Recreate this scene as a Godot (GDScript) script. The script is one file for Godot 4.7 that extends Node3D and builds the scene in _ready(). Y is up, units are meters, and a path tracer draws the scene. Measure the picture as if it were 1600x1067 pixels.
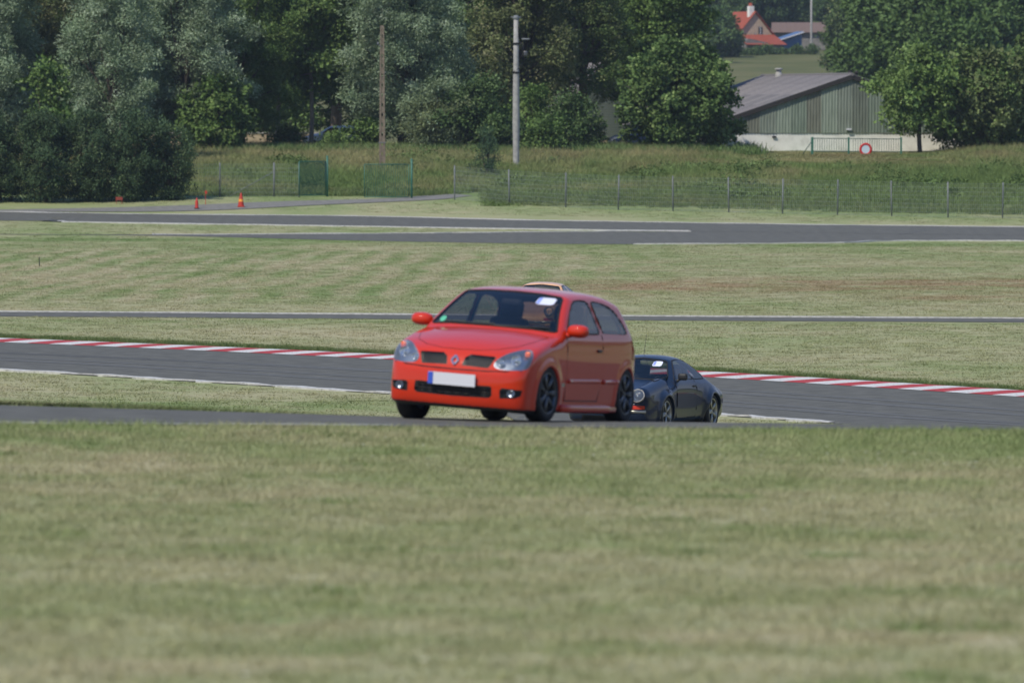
extends Node3D
# A club race circuit on a sunny day: a red hatchback over a crest, a dark coupe behind it, mown grass, kerbs, far track, fence, trees and a barn.
# World: camera looks along -z; "d" below is metres ahead of the camera (d = -z); y is up; the middle of the circuit lies at y = 0.

var rng := RandomNumberGenerator.new()
var names := {}
var M := {}

# ---------------------------------------------------------------- terrain
const TD := [-300.0, -60.0, 0.0, 30.0, 60.0, 70.0, 73.0, 76.0, 80.0, 90.0, 100.0, 112.0, 124.0, 134.0, 200.0, 260.0, 310.0, 325.0, 340.0, 352.0, 400.0, 412.0, 500.0, 600.0, 700.0, 900.0, 950.0, 1000.0, 1200.0, 1500.0, 2600.0]
const TH := [12.0, 4.7, 4.1, 3.33, 2.745, 2.55, 2.48, 2.36, 2.17, 1.62, 1.02, 0.42, 0.08, 0.0, 0.0, -0.3, -0.37, -0.05, 0.4, 1.1, 2.95, 3.05, 3.2, 4.8, 7.8, 10.8, 12.4, 14.5, 30.0, 60.0, 110.0]
var TM: PackedFloat64Array

func prepare_terrain() -> void:
	var n := TD.size()
	var s := []
	for i in n - 1:
		s.append((TH[i + 1] - TH[i]) / (TD[i + 1] - TD[i]))
	TM.resize(n)
	TM[0] = s[0]
	TM[n - 1] = s[n - 2]
	for i in range(1, n - 1):
		if s[i - 1] * s[i] <= 0.0:
			TM[i] = 0.0
		else:
			var w1: float = 2.0 * (TD[i + 1] - TD[i]) + (TD[i] - TD[i - 1])
			var w2: float = (TD[i + 1] - TD[i]) + 2.0 * (TD[i] - TD[i - 1])
			TM[i] = (w1 + w2) / (w1 / s[i - 1] + w2 / s[i])

func ground(x: float, d: float) -> float:
	var i := 0
	while i < TD.size() - 2 and TD[i + 1] < d:
		i += 1
	var l: float = TD[i + 1] - TD[i]
	var t: float = (d - TD[i]) / l
	var v: float = (2.0 * t * t * t - 3.0 * t * t + 1.0) * TH[i] + (t * t * t - 2.0 * t * t + t) * l * TM[i] + (-2.0 * t * t * t + 3.0 * t * t) * TH[i + 1] + (t * t * t - t * t) * l * TM[i + 1]
	if d > 50.0 and d < 115.0:
		var w := smoothstep(50.0, 78.0, d) * (1.0 - smoothstep(86.0, 115.0, d))
		var c := clampf(x, -12.0, 12.0)
		v += w * (-0.03 * c if c < 0.0 else -0.012 * c)
	return v

func on_ground(x: float, d: float, up := 0.0) -> Vector3:
	return Vector3(x, ground(x, d) + up, -d)

# ---------------------------------------------------------------- naming helpers
func numbered(called: String) -> String:
	if not names.has(called):
		names[called] = 0
		return called
	names[called] += 1
	return "%s_%03d" % [called, names[called]]

func thing(called: String, label: String, category: String, at := Vector3.ZERO, turn := 0.0, group := "") -> Node3D:
	var o := Node3D.new()
	o.name = numbered(called)
	add_child(o)
	o.position = at
	o.rotation.y = turn
	tag(o, label, category, group)
	return o

func tag(o: Node, label: String, category: String, group := "", kind := "") -> Node:
	if label: o.set_meta("label", label)
	if category: o.set_meta("category", category)
	if group: o.set_meta("group", group)
	if kind: o.set_meta("kind", kind)
	return o

func part(called: String, mesh: Mesh, m: Material, parent: Node, at := Vector3.ZERO) -> MeshInstance3D:
	var o := MeshInstance3D.new()
	o.name = called if parent != self else numbered(called)
	o.mesh = mesh
	if m: o.material_override = m
	o.position = at
	parent.add_child(o, true)
	return o

func structure(called: String, mesh: Mesh, m: Material, label := "", category := "") -> MeshInstance3D:
	var o := part(called, mesh, m, self)
	tag(o, label, category, "", "structure")
	return o

# ---------------------------------------------------------------- materials
func mat(called: String, srgb: Color, rough := 0.85, metal := 0.0) -> StandardMaterial3D:
	var m := StandardMaterial3D.new()
	m.resource_name = called
	m.albedo_color = srgb
	m.roughness = rough
	m.metallic = metal
	M[called] = m
	return m

func noise_tex(seed_: int, freq: float, a: Color, b: Color, c: Color, size := 512, octaves := 4, w := 0.5) -> NoiseTexture2D:
	var n := FastNoiseLite.new()
	n.seed = seed_
	n.frequency = freq
	n.fractal_octaves = octaves
	n.noise_type = FastNoiseLite.TYPE_SIMPLEX_SMOOTH
	var g := Gradient.new()
	g.set_color(0, a)
	g.set_color(1, c)
	g.add_point(w, b)
	var t := NoiseTexture2D.new()
	t.width = size
	t.height = size
	t.seamless = true
	t.noise = n
	t.color_ramp = g
	return t

func textured(called: String, t: Texture2D, metres: float, rough := 0.9, world := true) -> StandardMaterial3D:
	var m := mat(called, Color.WHITE, rough)
	m.albedo_texture = t
	m.uv1_triplanar = true
	m.uv1_world_triplanar = world
	m.uv1_scale = Vector3.ONE / metres
	return m

func glass(called: String, c: Color, alpha: float) -> StandardMaterial3D:
	var m := mat(called, Color(c.r, c.g, c.b, alpha), 0.04)
	m.transparency = BaseMaterial3D.TRANSPARENCY_ALPHA
	m.metallic_specular = 0.5
	return m

# ---------------------------------------------------------------- mesh helpers (front faces run clockwise)
func begin(smooth := false) -> SurfaceTool:
	var st := SurfaceTool.new()
	st.begin(Mesh.PRIMITIVE_TRIANGLES)
	st.set_smooth_group(0 if smooth else -1)
	return st

func done(st: SurfaceTool) -> ArrayMesh:
	st.generate_normals()
	return st.commit()

func tri(st: SurfaceTool, a: Vector3, b: Vector3, c: Vector3) -> void:
	st.add_vertex(a)
	st.add_vertex(b)
	st.add_vertex(c)

func quad(st: SurfaceTool, a: Vector3, b: Vector3, c: Vector3, d: Vector3) -> void:
	tri(st, a, b, c)
	tri(st, a, c, d)

func add_box(st: SurfaceTool, c: Vector3, s: Vector3, turn := Basis.IDENTITY) -> void:
	var h := s * 0.5
	var p := []
	for i in 8:
		p.append(c + turn * Vector3(h.x if i & 1 else -h.x, h.y if i & 2 else -h.y, h.z if i & 4 else -h.z))
	for f in [[0, 2, 3, 1], [5, 7, 6, 4], [4, 6, 2, 0], [1, 3, 7, 5], [2, 6, 7, 3], [4, 0, 1, 5]]:
		quad(st, p[f[3]], p[f[2]], p[f[1]], p[f[0]])

func box_mesh(s: Vector3, c := Vector3.ZERO) -> ArrayMesh:
	var st := begin()
	add_box(st, c, s)
	return done(st)

func add_tube(st: SurfaceTool, a: Vector3, b: Vector3, ra: float, rb: float, n := 8, caps := true) -> void:
	var w := (b - a).normalized()
	var u := w.cross(Vector3.UP if absf(w.y) < 0.9 else Vector3.RIGHT).normalized()
	var v := w.cross(u)
	for i in n:
		var t0 := TAU * i / n
		var t1 := TAU * (i + 1) / n
		var e0 := u * cos(t0) + v * sin(t0)
		var e1 := u * cos(t1) + v * sin(t1)
		quad(st, a + e0 * ra, b + e0 * rb, b + e1 * rb, a + e1 * ra)
		if caps:
			tri(st, b, b + e1 * rb, b + e0 * rb)
			tri(st, a, a + e0 * ra, a + e1 * ra)

func add_path(st: SurfaceTool, pts: Array, r: float, n := 6) -> void:
	for i in pts.size() - 1:
		add_tube(st, pts[i], pts[i + 1], r, r, n)

# profile points (radius, height) turned about an axis
func add_lathe(st: SurfaceTool, pts: Array, n := 24, turn := Basis.IDENTITY, at := Vector3.ZERO) -> void:
	for i in pts.size() - 1:
		var a: Vector2 = pts[i]
		var b: Vector2 = pts[i + 1]
		for k in n:
			var t0 := TAU * k / n
			var t1 := TAU * (k + 1) / n
			var p := []
			for q in [[a, t0], [b, t0], [b, t1], [a, t1]]:
				p.append(at + turn * Vector3(q[0].x * cos(q[1]), q[0].y, q[0].x * sin(q[1])))
			if a.x > 0.0001: tri(st, p[0], p[2], p[3])
			if b.x > 0.0001: tri(st, p[0], p[1], p[2])

# a polygon in the (x, y) plane, extruded along z from z0 to z1
func add_prism(st: SurfaceTool, poly: PackedVector2Array, z0: float, z1: float, turn := Basis.IDENTITY, at := Vector3.ZERO) -> void:
	var p := poly.duplicate()
	if Geometry2D.is_polygon_clockwise(p):
		p.reverse()
	var ix := Geometry2D.triangulate_polygon(p)
	for i in range(0, ix.size(), 3):
		var a := p[ix[i]]
		var b := p[ix[i + 1]]
		var c := p[ix[i + 2]]
		if (b - a).cross(c - a) < 0.0:
			var q := b
			b = c
			c = q
		tri(st, at + turn * Vector3(a.x, a.y, z1), at + turn * Vector3(c.x, c.y, z1), at + turn * Vector3(b.x, b.y, z1))
		tri(st, at + turn * Vector3(a.x, a.y, z0), at + turn * Vector3(b.x, b.y, z0), at + turn * Vector3(c.x, c.y, z0))
	for i in p.size():
		var a := p[i]
		var b := p[(i + 1) % p.size()]
		quad(st, at + turn * Vector3(a.x, a.y, z0), at + turn * Vector3(a.x, a.y, z1), at + turn * Vector3(b.x, b.y, z1), at + turn * Vector3(b.x, b.y, z0))

# a box whose edges are rounded: a subdivided cube pulled onto a rounded hull
func add_round_box(st: SurfaceTool, c: Vector3, s: Vector3, r: float, n := 5, turn := Basis.IDENTITY) -> void:
	var h := s * 0.5
	var core := Vector3(maxf(h.x - r, 0.0), maxf(h.y - r, 0.0), maxf(h.z - r, 0.0))
	for axis in 3:
		for side in [-1.0, 1.0]:
			var g := []
			for i in n + 1:
				for j in n + 1:
					var q := Vector3.ZERO
					q[axis] = side
					q[(axis + 1) % 3] = lerpf(-1.0, 1.0, float(i) / n)
					q[(axis + 2) % 3] = lerpf(-1.0, 1.0, float(j) / n)
					q = q * h
					var k := q.clamp(-core, core)
					var out := (q - k)
					g.append(c + turn * (k + (out.normalized() * r if out.length() > 1e-5 else Vector3.ZERO)))
			for i in n:
				for j in n:
					var a: Vector3 = g[i * (n + 1) + j]
					var b: Vector3 = g[(i + 1) * (n + 1) + j]
					var e: Vector3 = g[(i + 1) * (n + 1) + j + 1]
					var f: Vector3 = g[i * (n + 1) + j + 1]
					if side > 0: quad(st, a, f, e, b)
					else: quad(st, a, b, e, f)

func smooth_from(pts: Array, per := 6) -> Array:
	# Catmull-Rom through Vector2 or Vector3 points
	var out := []
	for i in pts.size() - 1:
		var p0 = pts[maxi(i - 1, 0)]
		var p1 = pts[i]
		var p2 = pts[i + 1]
		var p3 = pts[mini(i + 2, pts.size() - 1)]
		for k in per:
			out.append(p1.cubic_interpolate(p2, p0, p3, float(k) / per))
	out.append(pts[-1])
	return out

# ---------------------------------------------------------------- grass colours (sRGB), the same for the sward texture and for the blades that stand in it
var n_big := FastNoiseLite.new()
var n_mid := FastNoiseLite.new()
var n_fine := FastNoiseLite.new()
var n_dry := FastNoiseLite.new()

func prepare_noise() -> void:
	for a in [[n_big, 11, 0.11, 3], [n_mid, 23, 0.55, 3], [n_fine, 37, 2.6, 3], [n_dry, 51, 0.05, 3]]:
		var n: FastNoiseLite = a[0]
		n.seed = a[1]
		n.frequency = a[2]
		n.fractal_octaves = a[3]
		n.noise_type = FastNoiseLite.TYPE_SIMPLEX_SMOOTH

const KHAKI := Color(0.622, 0.612, 0.48)
const GREEN := Color(0.50, 0.555, 0.365)
const LUSH := Color(0.385, 0.475, 0.26)
const STRAW := Color(0.67, 0.635, 0.52)
const SOIL := Color(0.55, 0.43, 0.33)

func near_color(x: float, d: float) -> Color:
	var b := n_big.get_noise_2d(x, d)
	var m := n_mid.get_noise_2d(x, d)
	var f := n_fine.get_noise_2d(x, d)
	var g := 0.30 + 0.5 * b + 0.4 * m + 0.35 * f + 0.38 * smoothstep(56.0, 66.0, d)
	var c := KHAKI.lerp(GREEN, clampf(g, 0.0, 1.0))
	var s := 0.9 * n_dry.get_noise_2d(x * 3.0 + 40.0, d) + 0.8 * n_mid.get_noise_2d(x + 90.0, d * 0.8) + 0.5 * f
	c = c.lerp(STRAW, clampf(s * 0.9, 0.0, 0.8))
	return c.lerp(LUSH, clampf((n_mid.get_noise_2d(x * 0.9 - 60.0, d + 300.0) + 0.4 * f - 0.36) * 2.5, 0.0, 0.7))

func kerb_d(x: float) -> float:
	# the far edge of the main track, as d over x
	return 154.91 - 1.456 * x - 0.01668 * x * x

func mid_color(x: float, d: float) -> Color:
	var b := n_big.get_noise_2d(x, d * 0.6)
	var m := n_mid.get_noise_2d(x, d)
	var f := n_fine.get_noise_2d(x, d * 0.7)
	var g := 0.34 + 0.6 * b + 0.45 * m + 0.3 * f
	g += 0.25 * smoothstep(255.0, 300.0, d) + 0.25 * smoothstep(333.0, 342.0, d)
	# swaths that the mower left across the far field
	if d > 200.0 and d < 305.0:
		var ease := smoothstep(200.0, 214.0, d) * (1.0 - smoothstep(285.0, 305.0, d))
		var lay := sin((x - 0.02 * (d - 216.0) + 0.9 * n_big.get_noise_2d(x * 0.35 + 80.0, d * 0.25)) * 4.1 + 1.2 * n_mid.get_noise_2d(x * 0.3, d * 0.1))
		lay = signf(lay) * pow(absf(lay), 0.6)
		g += lay * ease * (0.8 if x < -1.0 else 0.8 * smoothstep(9.0, -1.0, x)) * (0.55 + 0.9 * n_mid.get_noise_2d(x * 0.25 + 11.0, d * 0.2))
		g += 0.16 * ease * sin(d * 0.9 + 2.0 * n_big.get_noise_2d(x, d)) * smoothstep(-4.0, 6.0, x)
	var c := KHAKI.lerp(GREEN, clampf(g, 0.0, 1.0)).lerp(LUSH, clampf((g - 0.9) * 0.7, 0.0, 0.5))
	var s := n_dry.get_noise_2d(x * 2.2, d * 0.8 + 500.0) + 0.5 * m + 0.3 * f
	c = c.lerp(STRAW, clampf(s * 0.9 + clampf(0.1 - g, 0.0, 0.5), 0.0, 0.75))
	# bare reddish ground in the far field
	var bare := exp(-pow((d - 226.0 - 0.35 * x) / 9.0, 2.0)) * smoothstep(-2.0, 6.0, x)
	bare += 0.9 * exp(-pow((d - 211.0) / 5.0, 2.0)) * smoothstep(8.0, 18.0, x)
	c = c.lerp(SOIL, clampf(bare * (0.55 + 1.2 * n_mid.get_noise_2d(x * 0.5, d * 0.35 + 70.0) + 0.6 * f), 0.0, 0.5))
	# longer, greener grass where the mower cannot reach: behind the kerb, before the second far track, beside the near track
	var off := d - kerb_d(x) - 2.6
	var lush := exp(-pow((off - 1.6) / 1.9, 2.0)) * (0.75 if x > 2.0 else 0.35)
	lush += exp(-pow((d - 316.0 - 0.05 * x) / 2.2, 2.0)) * smoothstep(2.0, -10.0, x)
	lush += exp(-pow((d - 305.5) / 2.5, 2.0)) * smoothstep(-2.0, 6.0, x) * 0.6
	lush += exp(-pow((d - 186.0 + 0.1 * x) / 1.2, 2.0)) * 0.35
	lush += exp(-pow((d - 135.0 - 0.1 * x) / 3.0, 2.0)) * smoothstep(2.0, -4.0, x) * 0.5
	return c.lerp(LUSH, clampf(lush * (0.75 + 0.8 * m + 0.5 * f), 0.0, 0.9))

func bank_color(x: float, d: float) -> Color:
	var b := n_big.get_noise_2d(x * 0.8 + 30.0, d * 0.7)
	var m := n_mid.get_noise_2d(x * 0.7, d * 0.5 + 20.0)
	var tan_ := Color(0.575, 0.56, 0.40)
	var grn := Color(0.42, 0.50, 0.29)
	var up := smoothstep(356.0, 396.0, d)
	var t := 0.15 + 0.6 * up + 0.9 * b + 0.5 * m
	if x < -4.0:
		t += 0.08
	if x > 15.0:
		t -= 0.45 * (1.0 - smoothstep(374.0, 384.0, d))
	var c := grn.lerp(tan_, clampf(t, 0.0, 1.0))
	return c.lerp(Color(0.52, 0.475, 0.34) if x > 2.0 else Color(0.55, 0.545, 0.385), clampf((n_dry.get_noise_2d(x * 2.5, d * 2.0) - 0.1) * 2.0 * up, 0.0, 0.6))

func picture(w: int, h: int, x0: float, x1: float, d0: float, d1: float, f: Callable) -> ImageTexture:
	var bytes := PackedByteArray()
	bytes.resize(w * h * 3)
	var k := 0
	for j in h:
		var d := d0 + (d1 - d0) * (j + 0.5) / h
		for i in w:
			var c: Color = f.call(x0 + (x1 - x0) * (i + 0.5) / w, d)
			bytes[k] = int(clampf(c.r, 0.0, 1.0) * 255.0)
			bytes[k + 1] = int(clampf(c.g, 0.0, 1.0) * 255.0)
			bytes[k + 2] = int(clampf(c.b, 0.0, 1.0) * 255.0)
			k += 3
	return ImageTexture.create_from_image(Image.create_from_data(w, h, false, Image.FORMAT_RGB8, bytes))

# a sheet over rows of d and columns of x, draped on the terrain
func sheet(rows: Array, cols: Array, lift: float, x0 := 0.0, xs := 1.0, d0 := 0.0, ds := 1.0) -> Array:
	var v := PackedVector3Array()
	var n := PackedVector3Array()
	var uv := PackedVector2Array()
	var ix := PackedInt32Array()
	for d in rows:
		for x in cols:
			v.append(on_ground(x, d, lift))
			n.append(Vector3(ground(x - 0.3, d) - ground(x + 0.3, d), 0.6, ground(x, d + 0.3) - ground(x, d - 0.3)).normalized())
			uv.append(Vector2((x - x0) / xs, (d - d0) / ds))
	var w := cols.size()
	for j in rows.size() - 1:
		for i in w - 1:
			var a := j * w + i
			ix.append_array([a, a + w, a + w + 1, a, a + w + 1, a + 1])
	var arr := []
	arr.resize(Mesh.ARRAY_MAX)
	arr[Mesh.ARRAY_VERTEX] = v
	arr[Mesh.ARRAY_NORMAL] = n
	arr[Mesh.ARRAY_TEX_UV] = uv
	arr[Mesh.ARRAY_INDEX] = ix
	return arr

func steps(a: float, b: float, s: float) -> Array:
	var out := []
	var n := int(round((b - a) / s))
	for i in n + 1:
		out.append(a + (b - a) * i / n)
	return out

func build_ground() -> void:
	var cols := [-1600.0, -900.0, -500.0, -300.0, -180.0, -110.0, -70.0, -50.0] + steps(-40, -14, 2) + steps(-12, 12, 1) + steps(14, 40, 2) + [50.0, 70.0, 110.0, 180.0, 300.0, 500.0, 900.0, 1600.0]
	var near := mat("near_turf", Color.WHITE, 0.95)
	near.albedo_texture = picture(1024, 640, -9, 9, 20, 100, near_color)
	var mid := mat("mown_turf", Color.WHITE, 0.95)
	mid.albedo_texture = picture(2048, 560, -34, 34, 100, 352, mid_color)
	var far := mat("rough_turf", Color.WHITE, 0.95)
	far.albedo_texture = picture(768, 512, -60, 60, 352, 480, bank_color)
	var hill := textured("hill_turf", noise_tex(5, 0.012, Color(0.31, 0.345, 0.21), Color(0.38, 0.395, 0.255), Color(0.45, 0.43, 0.31)), 90.0, 0.95)
	for m in [near, mid, far]:
		m.metallic_specular = 0.2
	hill.metallic_specular = 0.2
	var mesh := ArrayMesh.new()
	mesh.add_surface_from_arrays(Mesh.PRIMITIVE_TRIANGLES, sheet([-300.0, -150.0, -60.0, -30.0, -10.0, 0.0] + steps(4, 64, 2) + steps(65, 100, 0.5), cols, 0.0, -9, 18, 20, 80))
	mesh.surface_set_material(0, near)
	mesh.add_surface_from_arrays(Mesh.PRIMITIVE_TRIANGLES, sheet(steps(100, 140, 1) + steps(144, 296, 4) + steps(300, 352, 1), cols, 0.0, -34, 68, 100, 252))
	mesh.surface_set_material(1, mid)
	mesh.add_surface_from_arrays(Mesh.PRIMITIVE_TRIANGLES, sheet(steps(352, 420, 2) + steps(430, 480, 10), cols, 0.0, -60, 120, 352, 128))
	mesh.surface_set_material(2, far)
	mesh.add_surface_from_arrays(Mesh.PRIMITIVE_TRIANGLES, sheet(steps(480, 1000, 20) + steps(1050, 1500, 50) + [1700.0, 2000.0, 2600.0], cols, 0.0))
	mesh.surface_set_material(3, hill)
	structure("ground", mesh, null, "mown grass infield rising to a rough bank and hill", "grass")

# ---------------------------------------------------------------- asphalt: a ribbon between two edge lines given as (x, d) points
func ribbon(a: Array, b: Array, across: int, lift: float) -> ArrayMesh:
	var st := begin(true)
	var n: int = mini(a.size(), b.size())
	for i in n - 1:
		for k in across:
			var t0 := float(k) / across
			var t1 := float(k + 1) / across
			var q := []
			for e in [[i, t0], [i + 1, t0], [i + 1, t1], [i, t1]]:
				var p: Vector2 = a[e[0]].lerp(b[e[0]], e[1])
				q.append(on_ground(p.x, p.y, lift))
			quad(st, q[0], q[1], q[2], q[3])
	return done(st)

func resample(pts: Array, n: int) -> Array:
	var s := smooth_from(pts, 12)
	var run := [0.0]
	for i in s.size() - 1:
		run.append(run[-1] + s[i].distance_to(s[i + 1]))
	var out := []
	var j := 0
	for i in n:
		var want: float = run[-1] * i / (n - 1)
		while j < s.size() - 2 and run[j + 1] < want:
			j += 1
		out.append(s[j].lerp(s[j + 1], clampf((want - run[j]) / maxf(run[j + 1] - run[j], 1e-6), 0.0, 1.0)))
	return out

func offset_line(pts: Array, by: float) -> Array:
	var out := []
	for i in pts.size():
		var t: Vector2 = (pts[mini(i + 1, pts.size() - 1)] - pts[maxi(i - 1, 0)]).normalized()
		out.append(pts[i] + Vector2(-t.y, t.x) * by)
	return out

# a white edging strip, slightly raised, worn and here and there overgrown: its width and height vary and it has gaps
func painted_line(called: String, pts: Array, width: float, wear: float, lift: float, label: String, tall := 0.03) -> void:
	var st := begin()
	var n := pts.size()
	for i in n - 1:
		var p: Vector2 = pts[i]
		var q: Vector2 = pts[i + 1]
		var t := (q - p).normalized()
		var s := Vector2(-t.y, t.x)
		var w0 := width * clampf(1.0 + wear * n_mid.get_noise_2d(p.x * 3.0, p.y * 3.0) * 1.6 - wear * 0.3, 0.0, 1.2)
		var w1 := width * clampf(1.0 + wear * n_mid.get_noise_2d(q.x * 3.0, q.y * 3.0) * 1.6 - wear * 0.3, 0.0, 1.2)
		if absf(w0 + w1) < 0.02:
			continue
		var h0 := lift + tall * clampf(0.85 + wear * n_fine.get_noise_2d(p.x, p.y), 0.1, 1.2)
		var h1 := lift + tall * clampf(0.85 + wear * n_fine.get_noise_2d(q.x, q.y), 0.1, 1.2)
		var a := on_ground(p.x, p.y, h0)
		var b := on_ground(q.x, q.y, h1)
		var c := on_ground(q.x + s.x * w1, q.y + s.y * w1, h1)
		var e := on_ground(p.x + s.x * w0, p.y + s.y * w0, h0)
		var down := Vector3(0, -tall - 0.06, 0)
		quad(st, a, b, c, e)
		quad(st, a, a + down, b + down, b)
		quad(st, e, c, c + down, e + down)
	var o := structure(called, done(st), M.line_paint, label, "marking")
	o.set_meta("kind", "structure")

func build_tracks() -> void:
	var asphalt := textured("asphalt", noise_tex(71, 0.02, Color(0.345, 0.347, 0.325), Color(0.395, 0.397, 0.37), Color(0.445, 0.447, 0.42), 512, 5), 7.0, 0.8)
	asphalt.detail_enabled = true
	asphalt.detail_blend_mode = BaseMaterial3D.BLEND_MODE_MUL
	asphalt.detail_albedo = noise_tex(72, 0.25, Color(0.78, 0.78, 0.78), Color(0.95, 0.95, 0.95), Color(1, 1, 1), 256, 2)
	asphalt.uv2_triplanar = true
	asphalt.uv2_world_triplanar = true
	asphalt.uv2_scale = Vector3.ONE / 1.3
	asphalt.detail_uv_layer = BaseMaterial3D.DETAIL_UV_2
	asphalt.metallic_specular = 0.3
	textured("line_paint", noise_tex(75, 0.05, Color(0.56, 0.56, 0.53), Color(0.73, 0.73, 0.71), Color(0.80, 0.80, 0.785), 256), 1.7, 0.7)
	# main track: far edge under the kerb, near edge under the white line
	var far_edge := []
	for x in steps(-40, 22, 1):
		far_edge.append(Vector2(x, kerb_d(x)))
	far_edge = resample(far_edge, 160)
	var near_edge := resample([Vector2(-40, 172), Vector2(-20, 162), Vector2(-11.07, 152.25), Vector2(-7.37, 147.3), Vector2(-3.88, 142.3), Vector2(0.5, 135.4), Vector2(3.9, 130.0), Vector2(5.62, 126.2), Vector2(9.5, 117.5), Vector2(16, 103)], 160)
	structure("main_track", ribbon(far_edge, near_edge, 8, 0.012), asphalt, "grey asphalt track curving behind the two cars beside the red and white kerb", "track")
	# the near track lies along the crest; it leaves the main track on a ramp
	var a := resample([Vector2(-60, 66), Vector2(-25, 65.5), Vector2(-8, 66.5), Vector2(-4.9, 67.6), Vector2(-2.5, 68.9), Vector2(0, 70.4), Vector2(2.6, 70.9), Vector2(5.2, 71.3), Vector2(12, 72), Vector2(40, 76)], 140)
	var b := resample([Vector2(-60, 74.5), Vector2(-25, 74.5), Vector2(-8, 75.2), Vector2(-5.37, 75.6), Vector2(-4.06, 76.2), Vector2(-2.7, 78), Vector2(-1.3, 84), Vector2(0.2, 96), Vector2(3.2, 112), Vector2(9.5, 117.5)], 140)
	structure("near_track", ribbon(b, a, 14, 0.016), asphalt, "strip of grey asphalt on the grassy crest under the red car", "track")
	var r1 := resample([Vector2(0.0, 94), Vector2(0.4, 108), Vector2(0.5, 120), Vector2(-0.8, 139)], 40)
	var r2 := resample([Vector2(4.2, 104), Vector2(3.7, 112), Vector2(3.5, 122), Vector2(2.9, 133.2)], 40)
	structure("slip_road", ribbon(r1, r2, 5, 0.021), asphalt, "short asphalt slip under the dark coupe joining the two tracks", "track")
	# a service lane across the infield
	var c := resample([Vector2(-60, 207), Vector2(-14.24, 195.7), Vector2(0, 192.2), Vector2(13.8, 189.3), Vector2(60, 180)], 60)
	var e := resample([Vector2(-60, 202), Vector2(-13.9, 191.2), Vector2(0, 188.2), Vector2(13.5, 186.0), Vector2(60, 177)], 60)
	structure("service_lane", ribbon(c, e, 3, 0.012), asphalt, "narrow grey lane across the infield grass with one white edge", "track")
	# far tracks: two arms that join
	var f := resample([Vector2(-70, 357), Vector2(-24.9, 342.4), Vector2(-8, 339), Vector2(3, 334.2), Vector2(23.8, 327.9), Vector2(70, 318)], 120)
	var g := resample([Vector2(-70, 345), Vector2(-24.3, 334.6), Vector2(-21.8, 333.3), Vector2(-7.8, 328.6), Vector2(5.9, 323.8), Vector2(24.5, 318.9), Vector2(70, 308)], 120)
	structure("far_track", ribbon(f, g, 6, 0.02), asphalt, "far arm of the asphalt track running below the fence", "track")
	var h := resample([Vector2(-30, 321.4), Vector2(-17.5, 320.1), Vector2(-4.7, 321.3), Vector2(8.8, 323.6), Vector2(24.5, 320.0), Vector2(70, 310)], 120)
	var k := resample([Vector2(-30, 320.6), Vector2(-16, 318.9), Vector2(-4.5, 312.3), Vector2(4.5, 307.3), Vector2(14, 310.0), Vector2(22.8, 313.1), Vector2(70, 301)], 120)
	structure("second_far_track", ribbon(h, k, 5, 0.014), asphalt, "second arm of the far track that narrows into the grass", "track")
	# drive from the far track to the green gate
	var p := resample([Vector2(-26, 343.4), Vector2(-19.7, 344.9), Vector2(-15.7, 346.5), Vector2(-11.4, 348.8), Vector2(-6.4, 350.6), Vector2(-4.7, 352.4), Vector2(-3.4, 355)], 60)
	var q := resample([Vector2(-26, 342.5), Vector2(-19, 342.2), Vector2(-14.4, 343.3), Vector2(-10, 346.2), Vector2(-5.1, 349.0), Vector2(-3.3, 350.4), Vector2(-2.0, 353)], 60)
	structure("gate_drive", ribbon(p, q, 3, 0.026), textured("worn_asphalt", noise_tex(73, 0.03, Color(0.40, 0.40, 0.375), Color(0.46, 0.455, 0.43), Color(0.52, 0.51, 0.475), 256, 5), 4.0), "short grey drive leading up to the green mesh gates", "path")
	# lines
	var seen_edge := near_edge.filter(func(v): return v.x < 5.8)
	painted_line("edge_line", offset_line(seen_edge, 0.25), -0.34, 1.0, 0.014, "worn white line along the near edge of the main track")
	painted_line("edge_line", offset_line(c, -0.05), -0.4, 0.4, 0.014, "white line along the far edge of the service lane")
	painted_line("edge_line", offset_line(f, -0.1), -0.3, 0.9, 0.02, "white line along the fence side of the far track")
	var tip := []
	for v in g:
		if v.x < 9.0 and v.x > -22.0: tip.append(v)
	painted_line("edge_line", tip, -0.32, 0.5, 0.026, "white line between the far track and the grass island, ending in a point")
	tip = []
	for v in h:
		if v.x < 8.6 and v.x > -17.0: tip.append(v)
	painted_line("edge_line", tip, -0.26, 0.8, 0.024, "white line along the upper edge of the second far track")
	tip = []
	for v in k:
		if v.x > 5.0: tip.append(v)
	painted_line("edge_line", tip, 0.25, 1.0, 0.022, "faded white line along the lower edge of the second far track")
	tip = []
	for v in a:
		if v.x < -1.0: tip.append(v)
	painted_line("edge_line", offset_line(tip, 0.2), 0.22, 1.0, 0.018, "pale worn line on the near track beside the foreground grass", 0.008)
	build_kerb(far_edge)
	tip = []
	for v in b:
		if v.x < -4.2 and v.x > -16.0: tip.append(v)
	structure("faded_kerb", ribbon(tip, offset_line(tip, 0.4), 1, 0.05), textured("faded_red", noise_tex(83, 0.05, Color(0.46, 0.33, 0.29), Color(0.52, 0.32, 0.28), Color(0.56, 0.38, 0.33), 128), 1.0), "faded red strip along the far edge of the near track", "kerb")
	# rubber laid down along the racing line, and a skid on the far track
	var rubber := textured("laid_rubber", noise_tex(77, 0.06, Color(0.295, 0.297, 0.28), Color(0.355, 0.357, 0.335), Color(0.41, 0.412, 0.388), 256, 5), 2.3, 0.75)
	var i := 0
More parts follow.
